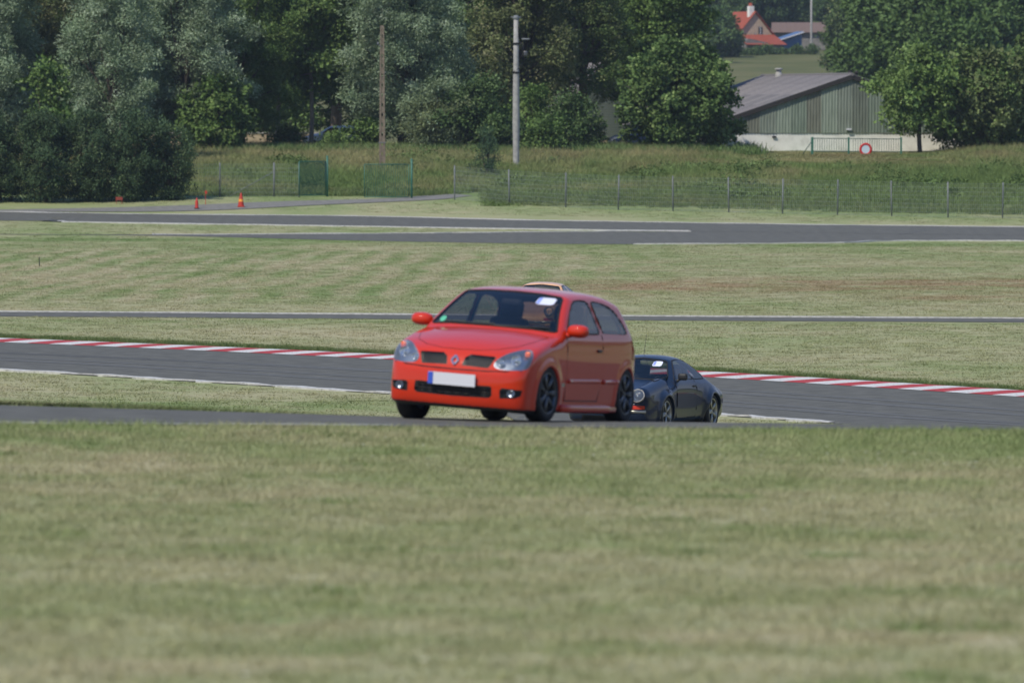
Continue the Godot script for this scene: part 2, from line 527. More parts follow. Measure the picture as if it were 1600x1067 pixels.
	for s in [0.36, 0.42, 0.60, 0.66]:
		var lane := []
		for v in range(8, 150):
			var p2: Vector2 = far_edge[v].lerp(near_edge[v], s + 0.05 * sin(v * 0.045 + i))
			lane.append(p2)
		structure("tyre_track", ribbon(lane, offset_line(lane, -0.34 - 0.1 * (i % 2)), 1, 0.0165), rubber, "", "")
		i += 1
	var skid := resample([Vector2(17.6, 320.0), Vector2(18.4, 322.6), Vector2(19.6, 326.0)], 12)
	structure("skid_mark", ribbon(skid, offset_line(skid, -0.12), 1, 0.026), rubber, "", "")

func build_kerb(edge: Array) -> void:
	var red := textured("kerb_red", noise_tex(81, 0.05, Color(0.52, 0.20, 0.19), Color(0.68, 0.19, 0.18), Color(0.72, 0.30, 0.28), 256), 1.1, 0.7)
	var white := textured("kerb_white", noise_tex(82, 0.05, Color(0.60, 0.59, 0.57), Color(0.79, 0.79, 0.775), Color(0.85, 0.85, 0.84), 256), 1.1, 0.7)
	var o := thing("kerb", "red and white striped kerb along the far side of the main track", "kerb")
	o.set_meta("kind", "structure")
	var dense := resample(edge, 1600)
	var run := 0.0
	var last: Vector2 = dense[0]
	var cuts := [dense[0]]
	for v in dense:
		run += last.distance_to(v)
		last = v
		if run >= 0.82:
			run = 0.0
			cuts.append(v)
	var i := 0
	while i < cuts.size() - 1:
		var p: Vector2 = cuts[i]
		var q: Vector2 = cuts[i + 1]
		i += 1
		if p.x < -17.0 or p.x > 15.0:
			continue
		var t := (q - p).normalized()
		var s := Vector2(-t.y, t.x)
		if s.y < 0.0: s = -s
		var st := begin()
		q -= t * 0.006
		# section: a low slope up from the track, a flat crown and a drop at the back
		var sec := [Vector2(0.0, 0.018), Vector2(0.2, 0.03), Vector2(0.95, 0.06), Vector2(1.25, 0.055), Vector2(1.32, 0.02), Vector2(1.32, -0.1)]
		for k in sec.size() - 1:
			var u: Vector2 = sec[k]
			var w: Vector2 = sec[k + 1]
			quad(st, on_ground(p.x + s.x * u.x, p.y + s.y * u.x, u.y), on_ground(p.x + s.x * w.x, p.y + s.y * w.x, w.y), on_ground(q.x + s.x * w.x, q.y + s.y * w.x, w.y), on_ground(q.x + s.x * u.x, q.y + s.y * u.x, u.y))
		part("kerb_block", done(st), red if i % 2 == 0 else white, o)

# ---------------------------------------------------------------- cars
# A car's skin is the smooth intersection of its side, plan and front outlines, with wheel wells cut out, meshed as surface nets.
# Own axes: z forward, y up from the road, x to the car's own left.
class CarSkin:
	var cell := 0.015
	var nx := 0
	var ny := 0
	var nz := 0
	var y0 := 0.05
	var z0 := -2.3
	var side: PackedFloat32Array
	var plan: PackedFloat32Array
	var front: PackedFloat32Array
	var bow := 0.2
	var crown := 0.09
	var axles: Array = []
	var well := 0.33
	var flare := 0.02
	var tubes: Array = []      # [a, b, radius] fenders melted into the skin
	var f: PackedFloat32Array
	var verts := PackedVector3Array()
	var norms := PackedVector3Array()
	var tris := PackedInt32Array()

	static func sd(poly: PackedVector2Array, p: Vector2) -> float:
		var best := 1e9
		var inside := false
		var n := poly.size()
		var j := n - 1
		for i in n:
			var a := poly[i]
			var b := poly[j]
			var e := b - a
			var w := p - a
			var q := w - e * clampf(w.dot(e) / e.length_squared(), 0.0, 1.0)
			best = minf(best, q.length_squared())
			if (a.y > p.y) != (b.y > p.y) and p.x < (b.x - a.x) * (p.y - a.y) / (b.y - a.y) + a.x:
				inside = not inside
			j = i
		return -sqrt(best) if inside else sqrt(best)

	func table(poly: PackedVector2Array, a0: float, b0: float, na: int, nb: int) -> PackedFloat32Array:
		var t := PackedFloat32Array()
		t.resize(na * nb)
		for b in nb:
			for a in na:
				t[b * na + a] = sd(poly, Vector2(a0 + a * cell, b0 + b * cell))
		return t

	func value(x: float, y: float, z: float) -> float:
		var zq := z + clampf(z / 0.8, -1.0, 1.0) * bow * x * x
		var yq := y + crown * x * x * clampf((y - 0.5) * 3.0, 0.0, 1.0)
		var u := clampf((zq - z0) / cell, 0.0, nz - 1.001)
		var v := clampf((yq - y0) / cell, 0.0, ny - 1.001)
		var i := int(u)
		var j := int(v)
		var k := j * nz + i
		u -= i
		v -= j
		var s := lerpf(lerpf(side[k], side[k + 1], u), lerpf(side[k + nz], side[k + nz + 1], u), v)
		var iz := clampi(int((z - z0) / cell + 0.5), 0, nz - 1)
		var ixx := clampi(int(absf(x) / cell + 1.0), 0, nx - 1)
		var iy := clampi(int((y - y0) / cell + 0.5), 0, ny - 1)
		return join(s, plan[ixx * nz + iz], front[iy * nx + ixx], x, y, z)

	func join(s: float, p: float, fr: float, x: float, y: float, z: float) -> float:
		var h := maxf(0.10 - absf(s - p), 0.0)
		var r := maxf(s, p) + h * h * 2.5
		h = maxf(0.07 - absf(r - fr), 0.0)
		r = maxf(r, fr) + h * h * 3.57
		for t in tubes:
			var a: Vector3 = t[0]
			var e: Vector3 = t[1] - a
			var w := Vector3(x, y, z) - a
			var dist: float = (w - e * clampf(w.dot(e) / e.length_squared(), 0.0, 1.0)).length() - t[2]
			h = maxf(0.09 - absf(dist - r), 0.0)
			r = minf(dist, r) - h * h * 2.8
		for c in axles:
			var dz: float = z - c.x
			var dy: float = y - c.y
			var rr := sqrt(dz * dz + dy * dy)
			if rr < well + 0.14:
				if x > 0.5: r -= flare * smoothstep(well + 0.13, well + 0.02, rr)
				r = maxf(r, -maxf(rr - well, 0.50 - x))
		return r

	func build() -> void:
		f.resize(nx * ny * nz)
		for ix in nx:
			var x := (ix - 0.5) * cell
			var x2 := x * x
			var ax := absi(ix) if ix > 0 else 1
			for iy in ny:
				var y := y0 + iy * cell
				var v := clampf((y + crown * x2 * clampf((y - 0.5) * 3.0, 0.0, 1.0) - y0) / cell, 0.0, ny - 1.001)
				var j := int(v)
				v -= j
				var fr := front[iy * nx + ax]
				var base := (ix * ny + iy) * nz
				for iz in nz:
					var p := plan[ax * nz + iz]
					if fr > 0.12 or p > 0.12:
						f[base + iz] = maxf(fr, p)
						continue
					var z := z0 + iz * cell
					var u := clampf((z + clampf(z / 0.8, -1.0, 1.0) * bow * x2 - z0) / cell, 0.0, nz - 1.001)
					var i := int(u)
					u -= i
					var k := j * nz + i
					var s := lerpf(lerpf(side[k], side[k + 1], u), lerpf(side[k + nz], side[k + nz + 1], u), v)
					if s > 0.3 or (s < -0.25 and p < -0.25 and fr < -0.25 and y > 0.75):
						f[base + iz] = maxf(s, maxf(p, fr))
						continue
					f[base + iz] = join(s, p, fr, x, y, z)
		nets()

	func nets() -> void:
		var sx := ny * nz
		var sy := nz
		var id := {}
		var off := [0, 1, sy, sy + 1, sx, sx + 1, sx + sy, sx + sy + 1]
		var pos := [Vector3(0, 0, 0), Vector3(0, 0, 1), Vector3(0, 1, 0), Vector3(0, 1, 1), Vector3(1, 0, 0), Vector3(1, 0, 1), Vector3(1, 1, 0), Vector3(1, 1, 1)]
		var edges := [[0, 1], [2, 3], [4, 5], [6, 7], [0, 2], [1, 3], [4, 6], [5, 7], [0, 4], [1, 5], [2, 6], [3, 7]]
		for ix in nx - 1:
			for iy in ny - 1:
				var row := ix * sx + iy * sy
				for iz in nz - 1:
					var b := row + iz
					var v0 := f[b]
					if v0 > cell * 3.0 or v0 < -cell * 3.0:
						continue
					var neg := v0 < 0.0
					if (f[b + 1] < 0.0) == neg and (f[b + sy] < 0.0) == neg and (f[b + sx] < 0.0) == neg and (f[b + sy + 1] < 0.0) == neg and (f[b + sx + 1] < 0.0) == neg and (f[b + sx + sy] < 0.0) == neg and (f[b + sx + sy + 1] < 0.0) == neg:
						continue
					var c := Vector3.ZERO
					var n := 0
					for e in edges:
						var a: float = f[b + off[e[0]]]
						var d: float = f[b + off[e[1]]]
						if (a < 0.0) != (d < 0.0):
							c += pos[e[0]].lerp(pos[e[1]], a / (a - d))
							n += 1
					c /= n
					var g := Vector3((f[b + sx] - v0) + (f[b + sx + sy] - f[b + sy]) + (f[b + sx + 1] - f[b + 1]) + (f[b + sx + sy + 1] - f[b + sy + 1]), (f[b + sy] - v0) + (f[b + sx + sy] - f[b + sx]) + (f[b + sy + 1] - f[b + 1]) + (f[b + sx + sy + 1] - f[b + sx + 1]), (f[b + 1] - v0) + (f[b + sx + 1] - f[b + sx]) + (f[b + sy + 1] - f[b + sy]) + (f[b + sx + sy + 1] - f[b + sx + sy]))
					id[b] = verts.size()
					var at := Vector3((ix + c.x - 0.5) * cell, y0 + (iy + c.y) * cell, z0 + (iz + c.z) * cell)
					if ix == 0:
						at.x = 0.0
						g.x = 0.0
					verts.append(at)
					norms.append(g.normalized())
		for b in id:
			var v0 := f[b]
			var neg := v0 < 0.0
			# an edge along each axis from this cell's first corner, and the four cells round it
			for e in [[sx, sy, 1], [sy, 1, sx], [1, sx, sy]]:
				if (f[b + e[0]] < 0.0) == neg:
					continue
				var p: int = b - e[1]
				var q: int = b - e[2]
				var r: int = b - e[1] - e[2]
				if not (id.has(p) and id.has(q) and id.has(r)):
					continue
				if neg: tris.append_array([id[b], id[r], id[p], id[b], id[q], id[r]])
				else: tris.append_array([id[b], id[p], id[r], id[b], id[r], id[q]])
		f.clear()

	# where a line along axis k through p meets the skin, coming from outside at "from"
	func meet(p: Vector3, k: int, from: float, to: float) -> Vector3:
		var n := int(absf(from - to) / 0.02) + 1
		var last := from
		for i in n + 1:
			var t := lerpf(from, to, float(i) / n)
			p[k] = t
			if value(absf(p.x), p.y, p.z) < 0.0:
				var lo := last
				var hi := t
				for j in 10:
					p[k] = (lo + hi) / 2.0
					if value(absf(p.x), p.y, p.z) < 0.0: hi = p[k]
					else: lo = p[k]
				return p
			last = t
		p[k] = to
		return p

func poly(a: Array) -> PackedVector2Array:
	var p := PackedVector2Array()
	for v in a:
		p.append(Vector2(v[0], v[1]))
	return p

func round_poly(a: Array) -> PackedVector2Array:
	var p := []
	for v in a:
		p.append(Vector2(v[0], v[1]))
	return PackedVector2Array(smooth_from(p, 5))

func make_skin(spec: Dictionary, cell: float) -> CarSkin:
	var s := CarSkin.new()
	s.cell = cell
	s.bow = spec.bow
	s.crown = spec.crown
	s.axles = spec.axles
	s.well = spec.well
	s.flare = spec.flare
	s.tubes = spec.get("tubes", [])
	s.nx = int(0.98 / cell) + 3
	s.ny = int((spec.tall + 0.08) / cell) + 3
	s.nz = int(4.6 / cell)
	s.y0 = 0.06
	s.z0 = -2.3
	s.side = s.table(round_poly(spec.side), s.z0, s.y0, s.nz, s.ny)
	var pl := []
	for v in smooth_from(spec.plan.map(func(v): return Vector2(v[0], v[1])), 5):
		pl.append([v.x, v.y])
	pl.append([pl[-1][0], -0.5])
	pl.append([pl[0][0], -0.5])
	s.plan = s.table(poly(pl), s.z0, -0.5 * cell, s.nz, s.nx)
	var fr := []
	for v in smooth_from(spec.front.map(func(v): return Vector2(v[0], v[1])), 4):
		fr.append([v.x, v.y])
	fr.append([-0.5, fr[-1][1]])
	fr.append([-0.5, fr[0][1]])
	s.front = s.table(poly(fr), -0.5 * cell, s.y0, s.nx, s.ny)
	s.build()
	return s

# Sort the skin's triangles into parts by the outlines of panes, lamps, grilles and doors, seen from the front, side, rear or above.
# Returns {part name: [PackedVector3Array vertices, normals, indices, interior flags]} for the half x >= 0.
func cut(s: CarSkin, regions: Array) -> Dictionary:
	var axes := {"front": [0, 1, 2], "rear": [0, 1, 2], "side": [2, 1, 0], "top": [0, 2, 1]}
	var snap := s.cell * 0.55
	var boxes := []
	for r in regions:
		var p: PackedVector2Array = r.poly
		var b := Rect2(p[0], Vector2.ZERO)
		for q in p: b = b.expand(q)
		boxes.append(b.grow(snap))
	var fits := func(r: Dictionary, v: Vector3, n: Vector3) -> bool:
		match r.view:
			"front": return v.z > r.get("from", 0.0) and v.z < r.get("to", 9.0) and n.z > r.get("least", 0.1)
			"rear": return v.z < r.get("from", 0.0) and n.z < -0.1
			"side": return v.x > r.get("from", 0.35) and n.x > r.get("least", 0.35)
			_: return n.y > 0.5 and v.y > r.get("from", 0.5)
	for i in s.verts.size():
		var v := s.verts[i]
		var n := s.norms[i]
		for k in regions.size():
			var r: Dictionary = regions[k]
			var ax: Array = axes[r.view]
			var q := Vector2(v[ax[0]], v[ax[1]])
			if not boxes[k].has_point(q) or not fits.call(r, v, n):
				continue
			var p: PackedVector2Array = r.poly
			var best := snap * snap
			var to := q
			for j in p.size():
				var c := Geometry2D.get_closest_point_to_segment(q, p[j], p[(j + 1) % p.size()])
				var dd := c.distance_squared_to(q)
				if dd < best:
					best = dd
					to = c
			if to != q:
				var move := to - q
				v[ax[0]] = to.x
				v[ax[1]] = to.y
				if absf(n[ax[2]]) > 0.15:
					v[ax[2]] -= (n[ax[0]] * move.x + n[ax[1]] * move.y) / n[ax[2]]
				s.verts[i] = v
				break
	var owner := PackedInt32Array()
	owner.resize(s.tris.size() / 3)
	for t in owner.size():
		var c := (s.verts[s.tris[t * 3]] + s.verts[s.tris[t * 3 + 1]] + s.verts[s.tris[t * 3 + 2]]) / 3.0
		var n := s.norms[s.tris[t * 3]] + s.norms[s.tris[t * 3 + 1]] + s.norms[s.tris[t * 3 + 2]]
		owner[t] = -1
		n = n.normalized()
		for k in regions.size():
			var ax: Array = axes[regions[k].view]
			var q := Vector2(c[ax[0]], c[ax[1]])
			if boxes[k].has_point(q) and fits.call(regions[k], c, n) and Geometry2D.is_point_in_polygon(q, regions[k].poly):
				owner[t] = k
				break
	var first := PackedInt32Array()
	first.resize(s.verts.size())
	first.fill(-9)
	for t in owner.size():
		for j in 3:
			var v := s.tris[t * 3 + j]
			if first[v] == -9: first[v] = owner[t]
			elif first[v] != owner[t]: first[v] = -5
	var out := {}
	for t in owner.size():
		var called: String = "body" if owner[t] < 0 else regions[owner[t]].name
		if not out.has(called): out[called] = [PackedVector3Array(), PackedVector3Array(), PackedInt32Array(), PackedByteArray(), {}]
		var o: Array = out[called]
		for j in 3:
			var v := s.tris[t * 3 + j]
			if not o[4].has(v):
				o[4][v] = o[0].size()
				o[0].append(s.verts[v])
				o[1].append(s.norms[v])
				o[3].append(1 if first[v] == owner[t] else 0)
			o[2].append(o[4][v])
	return out

# sides: +1 the car's left, -1 its right, 0 both in one mesh; "push" moves the inner vertices along the normal
func skin_mesh(o: Array, sides: int, push := 0.0, all := false, keep = null) -> ArrayMesh:
	var v := PackedVector3Array()
	var n := PackedVector3Array()
	var ix := PackedInt32Array()
	for sgn in [1, -1]:
		if sides != 0 and sides != sgn:
			continue
		var base := v.size()
		for i in o[0].size():
			var p: Vector3 = o[0][i]
			var q: Vector3 = o[1][i]
			if push != 0.0 and (all or o[3][i] == 1):
				p += q * push
			v.append(Vector3(p.x * sgn, p.y, p.z))
			n.append(Vector3(q.x * sgn, q.y, q.z))
		for t in range(0, o[2].size(), 3):
			var a: int = o[2][t]
			var b: int = o[2][t + 1]
			var c: int = o[2][t + 2]
			if keep != null and not keep.call((o[0][a] + o[0][b] + o[0][c]) / 3.0, o[1][a]):
				continue
			if sgn > 0: ix.append_array([base + a, base + b, base + c])
			else: ix.append_array([base + a, base + c, base + b])
	var arr := []
	arr.resize(Mesh.ARRAY_MAX)
	arr[Mesh.ARRAY_VERTEX] = v
	arr[Mesh.ARRAY_NORMAL] = n
	arr[Mesh.ARRAY_INDEX] = ix
	var m := ArrayMesh.new()
	m.add_surface_from_arrays(Mesh.PRIMITIVE_TRIANGLES, arr)
	return m

func add_wheel(car: Node3D, at: Vector3, r: float, wide: float, spokes: int, rim_mat: Material, steer := 0.0) -> void:
	var out := 1.0 if at.x > 0.0 else -1.0
	var w := Node3D.new()
	w.name = "wheel"
	car.add_child(w, true)
	w.position = at
	w.rotation.y = steer
	var turn := Basis(Vector3(0, 0, 1), -PI / 2 * out)   # lathe axis y -> outwards along x
	var h := wide / 2
	var st := begin(true)
	add_lathe(st, [Vector2(r * 0.66, -h * 0.95), Vector2(r * 0.9, -h), Vector2(r * 0.975, -h * 0.88), Vector2(r, -h * 0.6), Vector2(r, h * 0.6), Vector2(r * 0.975, h * 0.88), Vector2(r * 0.9, h), Vector2(r * 0.76, h * 1.02), Vector2(r * 0.70, h * 0.9)], 40, turn)
	part("tyre", done(st), M.rubber, w)
	st = begin(true)
	add_lathe(st, [Vector2(r * 0.73, h * 0.96), Vector2(r * 0.70, h * 0.99), Vector2(r * 0.665, h * 0.9), Vector2(r * 0.65, h * 0.3), Vector2(r * 0.65, -h * 0.95)], 40, turn)
	for k in spokes:
		var a := TAU * k / spokes + 0.2
		for dy in [-0.09, 0.09]:
			var p := turn * Vector3(cos(a + dy) * r * 0.69, h * 0.86, sin(a + dy) * r * 0.69)
			var q := turn * Vector3(cos(a) * r * 0.14, h * 0.72, sin(a) * r * 0.14)
			add_tube(st, q, p, 0.021, 0.015, 6)
	add_lathe(st, [Vector2(0, h * 0.82), Vector2(r * 0.13, h * 0.8), Vector2(r * 0.19, h * 0.68), Vector2(r * 0.19, h * 0.3)], 20, turn)
	part("rim", done(st), rim_mat, w)
	st = begin(true)
	add_lathe(st, [Vector2(r * 0.16, h * 0.2), Vector2(r * 0.52, h * 0.2), Vector2(r * 0.52, h * 0.08), Vector2(r * 0.16, h * 0.08)], 28, turn)
	part("brake_disc", done(st), M.dull_steel, w)

# a line pressed into the skin, drawn as a thin dark rubber bead along points (a, b) of a view
func seam_path(s: CarSkin, pts: Array, view: String, sgn: float, sink := 0.002) -> Array:
	var out := []
	for q in pts:
		var p: Vector3
		if view == "side": p = s.meet(Vector3(0.95, q.y, q.x), 0, 0.95, 0.3)
		elif view == "top": p = s.meet(Vector3(q.x, 1.5, q.y), 1, 1.5, 0.3)
		else: p = s.meet(Vector3(q.x, q.y, 2.25), 2, 2.25, -0.3)
		p.x *= sgn
		out.append(p)
	return out

func dense_line(a: Array, step := 0.04) -> Array:
	var out := []
	for i in a.size() - 1:
		var p := Vector2(a[i][0], a[i][1])
		var q := Vector2(a[i + 1][0], a[i + 1][1])
		var n := maxi(1, int(p.distance_to(q) / step))
		for k in n: out.append(p.lerp(q, float(k) / n))
	out.append(Vector2(a[-1][0], a[-1][1]))
	return out

func add_seat(car: Node3D, x: float, z: float, y: float, wide := 0.46) -> void:
	var st := begin(true)
	add_round_box(st, Vector3(x, y + 0.08, z + 0.05), Vector3(wide, 0.16, 0.5), 0.07)
	var lean := Basis(Vector3(1, 0, 0), -0.28)
	add_round_box(st, Vector3(x, y + 0.42, z - 0.28), Vector3(wide, 0.62, 0.15), 0.07, 5, lean)
	add_round_box(st, Vector3(x, y + 0.80, z - 0.40), Vector3(wide * 0.56, 0.2, 0.11), 0.05, 5, lean)
	part("seat", done(st), M.cabin_cloth, car)

func add_cabin(car: Node3D, dash_z: float, dash_y: float, seat_y: float, half: float) -> void:
	var st := begin(true)
	add_round_box(st, Vector3(0, dash_y - 0.12, dash_z), Vector3(half * 2, 0.24, 0.55), 0.08, 6)
	add_round_box(st, Vector3(0.34, dash_y + 0.0, dash_z - 0.12), Vector3(0.34, 0.12, 0.22), 0.05)
	part("dashboard", done(st), M.cabin_black, car)
	st = begin(true)
	var c := Vector3(0.34, dash_y - 0.04, dash_z - 0.38)
	var tilt := Basis(Vector3(1, 0, 0), -1.1)
	var ring := []
	for k in 25:
		ring.append(c + tilt * Vector3(cos(TAU * k / 24) * 0.18, 0, sin(TAU * k / 24) * 0.18))
	add_path(st, ring, 0.016, 7)
	add_tube(st, c + tilt * Vector3(-0.17, 0, 0), c + tilt * Vector3(0.17, 0, 0), 0.014, 0.014)
	add_tube(st, c, Vector3(0.34, dash_y - 0.08, dash_z - 0.1), 0.04, 0.03)
	part("steering_wheel", done(st), M.cabin_black, car)
	for x in [-0.34, 0.34]:
		add_seat(car, x, dash_z - 0.88, seat_y)
	st = begin(true)
	add_round_box(st, Vector3(0, seat_y + 0.06, dash_z - 1.72), Vector3(half * 1.75, 0.15, 0.45), 0.06)
	add_round_box(st, Vector3(0, seat_y + 0.32, dash_z - 1.98), Vector3(half * 1.75, 0.5, 0.14), 0.06, 5, Basis(Vector3(1, 0, 0), -0.3))
	part("rear_seat", done(st), M.cabin_cloth, car)
	st = begin()
	add_box(st, Vector3(0, seat_y - 0.08, dash_z - 0.85), Vector3(half * 1.9, 0.05, 2.6))
	part("cabin_floor", done(st), M.cabin_black, car)

func car_materials() -> void:
	var m := mat("red_paint", Color(0.775, 0.19, 0.065), 0.5, 0.0)
	m.metallic_specular = 0.25
	m.clearcoat_enabled = true
	m.clearcoat = 1.0
	m.clearcoat_roughness = 0.03
	m = mat("blue_black_paint", Color(0.095, 0.145, 0.22), 0.45, 0.0)
	m.metallic_specular = 0.2
	m.clearcoat_enabled = true
	m.clearcoat = 0.75
	m.clearcoat_roughness = 0.04
	m = mat("orange_paint", Color(0.97, 0.74, 0.50), 0.4, 0.0)
	m.clearcoat_enabled = true
	m.clearcoat = 1.0
	m.clearcoat_roughness = 0.05
	mat("rubber", Color(0.10, 0.10, 0.105), 0.8)
	mat("black_plastic", Color(0.12, 0.12, 0.125), 0.55)
	mat("seam_rubber", Color(0.07, 0.06, 0.06), 0.7)
	mat("dull_steel", Color(0.42, 0.42, 0.42), 0.4, 0.9)
	mat("dark_alloy", Color(0.34, 0.35, 0.36), 0.35, 0.85)
	mat("pale_alloy", Color(0.66, 0.65, 0.60), 0.35, 0.8)
	mat("chrome", Color(0.86, 0.87, 0.88), 0.08, 1.0)
	mat("reflector", Color(0.56, 0.59, 0.63), 0.3, 1.0)
	mat("cabin_black", Color(0.13, 0.135, 0.15), 0.7)
	mat("cabin_cloth", Color(0.16, 0.165, 0.18), 0.9)
	mat("plate_white", Color(0.83, 0.84, 0.87), 0.4)
	mat("plate_blue", Color(0.24, 0.36, 0.76), 0.4)
	mat("sticker_white", Color(0.86, 0.88, 0.95), 0.5)
	mat("sticker_blue", Color(0.55, 0.62, 0.90), 0.5)
	mat("sticker_green", Color(0.36, 0.72, 0.58), 0.5)
	mat("amber", Color(0.90, 0.36, 0.08), 0.2)
	mat("red_lamp", Color(0.60, 0.05, 0.04), 0.15)
	glass("car_glass", Color(0.04, 0.08, 0.09), 0.42)
	glass("rear_glass", Color(0.03, 0.05, 0.06), 0.8)
	glass("side_glass", Color(0.04, 0.10, 0.11), 0.5)
	glass("lens_glass", Color(0.85, 0.9, 0.95), 0.08)
	mat("overalls", Color(0.12, 0.13, 0.17), 0.9)
	mat("helmet", Color(0.10, 0.10, 0.12), 0.2)
	mat("skin_tone", Color(0.72, 0.54, 0.44), 0.6)

const HATCH := {
	"tall": 1.45, "bow": 0.21, "crown": 0.085, "well": 0.325, "flare": 0.012, "axles": [Vector2(1.16, 0.295), Vector2(-1.31, 0.295)],
	"side": [[1.72, 0.115], [1.85, 0.14], [1.905, 0.27], [1.915, 0.46], [1.895, 0.55], [1.865, 0.62], [1.82, 0.69], [1.74, 0.755], [1.56, 0.835], [1.3, 0.905], [1.02, 0.96], [0.93, 0.985], [0.58, 1.19], [0.27, 1.345], [0.13, 1.385], [-0.2, 1.415], [-0.6, 1.42], [-1.0, 1.395], [-1.36, 1.335], [-1.45, 1.28], [-1.66, 1.0], [-1.78, 0.9], [-1.85, 0.75], [-1.89, 0.6], [-1.89, 0.42], [-1.84, 0.24], [-1.72, 0.17], [0.0, 0.14], [1.72, 0.115]],
	"plan": [[1.96, 0.0], [1.955, 0.3], [1.93, 0.52], [1.85, 0.67], [1.68, 0.755], [1.4, 0.795], [1.0, 0.812], [0.3, 0.818], [-0.6, 0.818], [-1.2, 0.808], [-1.55, 0.77], [-1.8, 0.68], [-1.91, 0.5], [-1.93, 0.25], [-1.93, 0.0]],
	"front": [[0.0, 0.10], [0.66, 0.105], [0.765, 0.13], [0.795, 0.22], [0.812, 0.40], [0.82, 0.58], [0.812, 0.76], [0.79, 0.9], [0.765, 0.965], [0.70, 1.12], [0.625, 1.29], [0.575, 1.37], [0.48, 1.425], [0.3, 1.455], [0.0, 1.46]],
}
const COUPE := {
	"tall": 1.34, "bow": 0.24, "crown": 0.14, "well": 0.335, "flare": 0.035, "axles": [Vector2(1.10, 0.31), Vector2(-1.17, 0.315)],
	"side": [[1.9, 0.17], [2.04, 0.22], [2.09, 0.34], [2.08, 0.48], [1.98, 0.56], [1.8, 0.62], [1.5, 0.70], [1.1, 0.785], [0.84, 0.855], [0.76, 0.89], [0.45, 1.07], [0.17, 1.235], [0.05, 1.28], [-0.25, 1.315], [-0.58, 1.275], [-0.95, 1.145], [-1.35, 0.95], [-1.75, 0.775], [-2.06, 0.63], [-2.16, 0.52], [-2.14, 0.3], [-2.0, 0.2], [0.0, 0.16], [1.9, 0.17]],
	"plan": [[2.12, 0.0], [2.11, 0.35], [2.05, 0.58], [1.88, 0.71], [1.5, 0.785], [1.1, 0.805], [0.5, 0.79], [-0.3, 0.795], [-0.8, 0.84], [-1.2, 0.88], [-1.65, 0.855], [-2.0, 0.73], [-2.15, 0.5], [-2.19, 0.2], [-2.19, 0.0]],
	"front": [[0.0, 0.15], [0.68, 0.155], [0.76, 0.2], [0.82, 0.36], [0.875, 0.55], [0.85, 0.70], [0.79, 0.82], [0.735, 0.89], [0.61, 1.07], [0.50, 1.21], [0.41, 1.285], [0.25, 1.335], [0.0, 1.345]],
	"tubes": [[Vector3(0.585, 0.635, 1.84), Vector3(0.575, 0.765, 0.95), 0.17], [Vector3(0.66, 0.53, -0.9), Vector3(0.60, 0.50, -1.65), 0.22]],
}

func mirror_shape(st: SurfaceTool, at: Vector3, s: float, size: Vector3) -> void:
	var n := 10
	for i in n:
		for j in 16:
			var q := []
			for e in [[i, j], [i + 1, j], [i + 1, j + 1], [i, j + 1]]:
				var a: float = PI * e[0] / n
				var b: float = TAU * e[1] / 16
				var v := Vector3(cos(a), sin(a) * cos(b), sin(a) * sin(b))
				v = Vector3(sign(v.x) * pow(absf(v.x), 0.75), sign(v.y) * pow(absf(v.y), 0.8), v.z)
				if v.z < 0: v.z *= 0.45
				q.append(at + Vector3(v.x * size.x, v.y * size.y, v.z * size.z))
			quad(st, q[0], q[1], q[2], q[3])
	add_tube(st, at + Vector3(-s * size.x * 0.6, -size.y * 0.5, 0), at + Vector3(-s * size.x * 1.25, -size.y * 0.95, 0.02), 0.03, 0.035, 8)

func disc_patch(s: CarSkin, x: float, y: float, w: float, h: float, up: float, corners := 14, square := 0.0) -> ArrayMesh:
	# a thin film lying on the front of the skin (stickers), cut as a rounded outline
	var st := begin(true)
	var rim := []
	var mid := s.meet(Vector3(x, y, 2.25), 2, 2.25, -0.5)
	for k in corners:
		var a := TAU * (k + 0.5) / corners
		var c := Vector2(cos(a), sin(a))
		if square > 0.0: c = c / maxf(absf(c.x), absf(c.y))
		rim.append(s.meet(Vector3(x + c.x * w, y + c.y * h, 2.25), 2, 2.25, -0.5) + Vector3(0, up * 0.6, up))
	mid += Vector3(0, up * 0.6, up)
	for k in corners: tri(st, mid, rim[(k + 1) % corners], rim[k])
	return done(st)

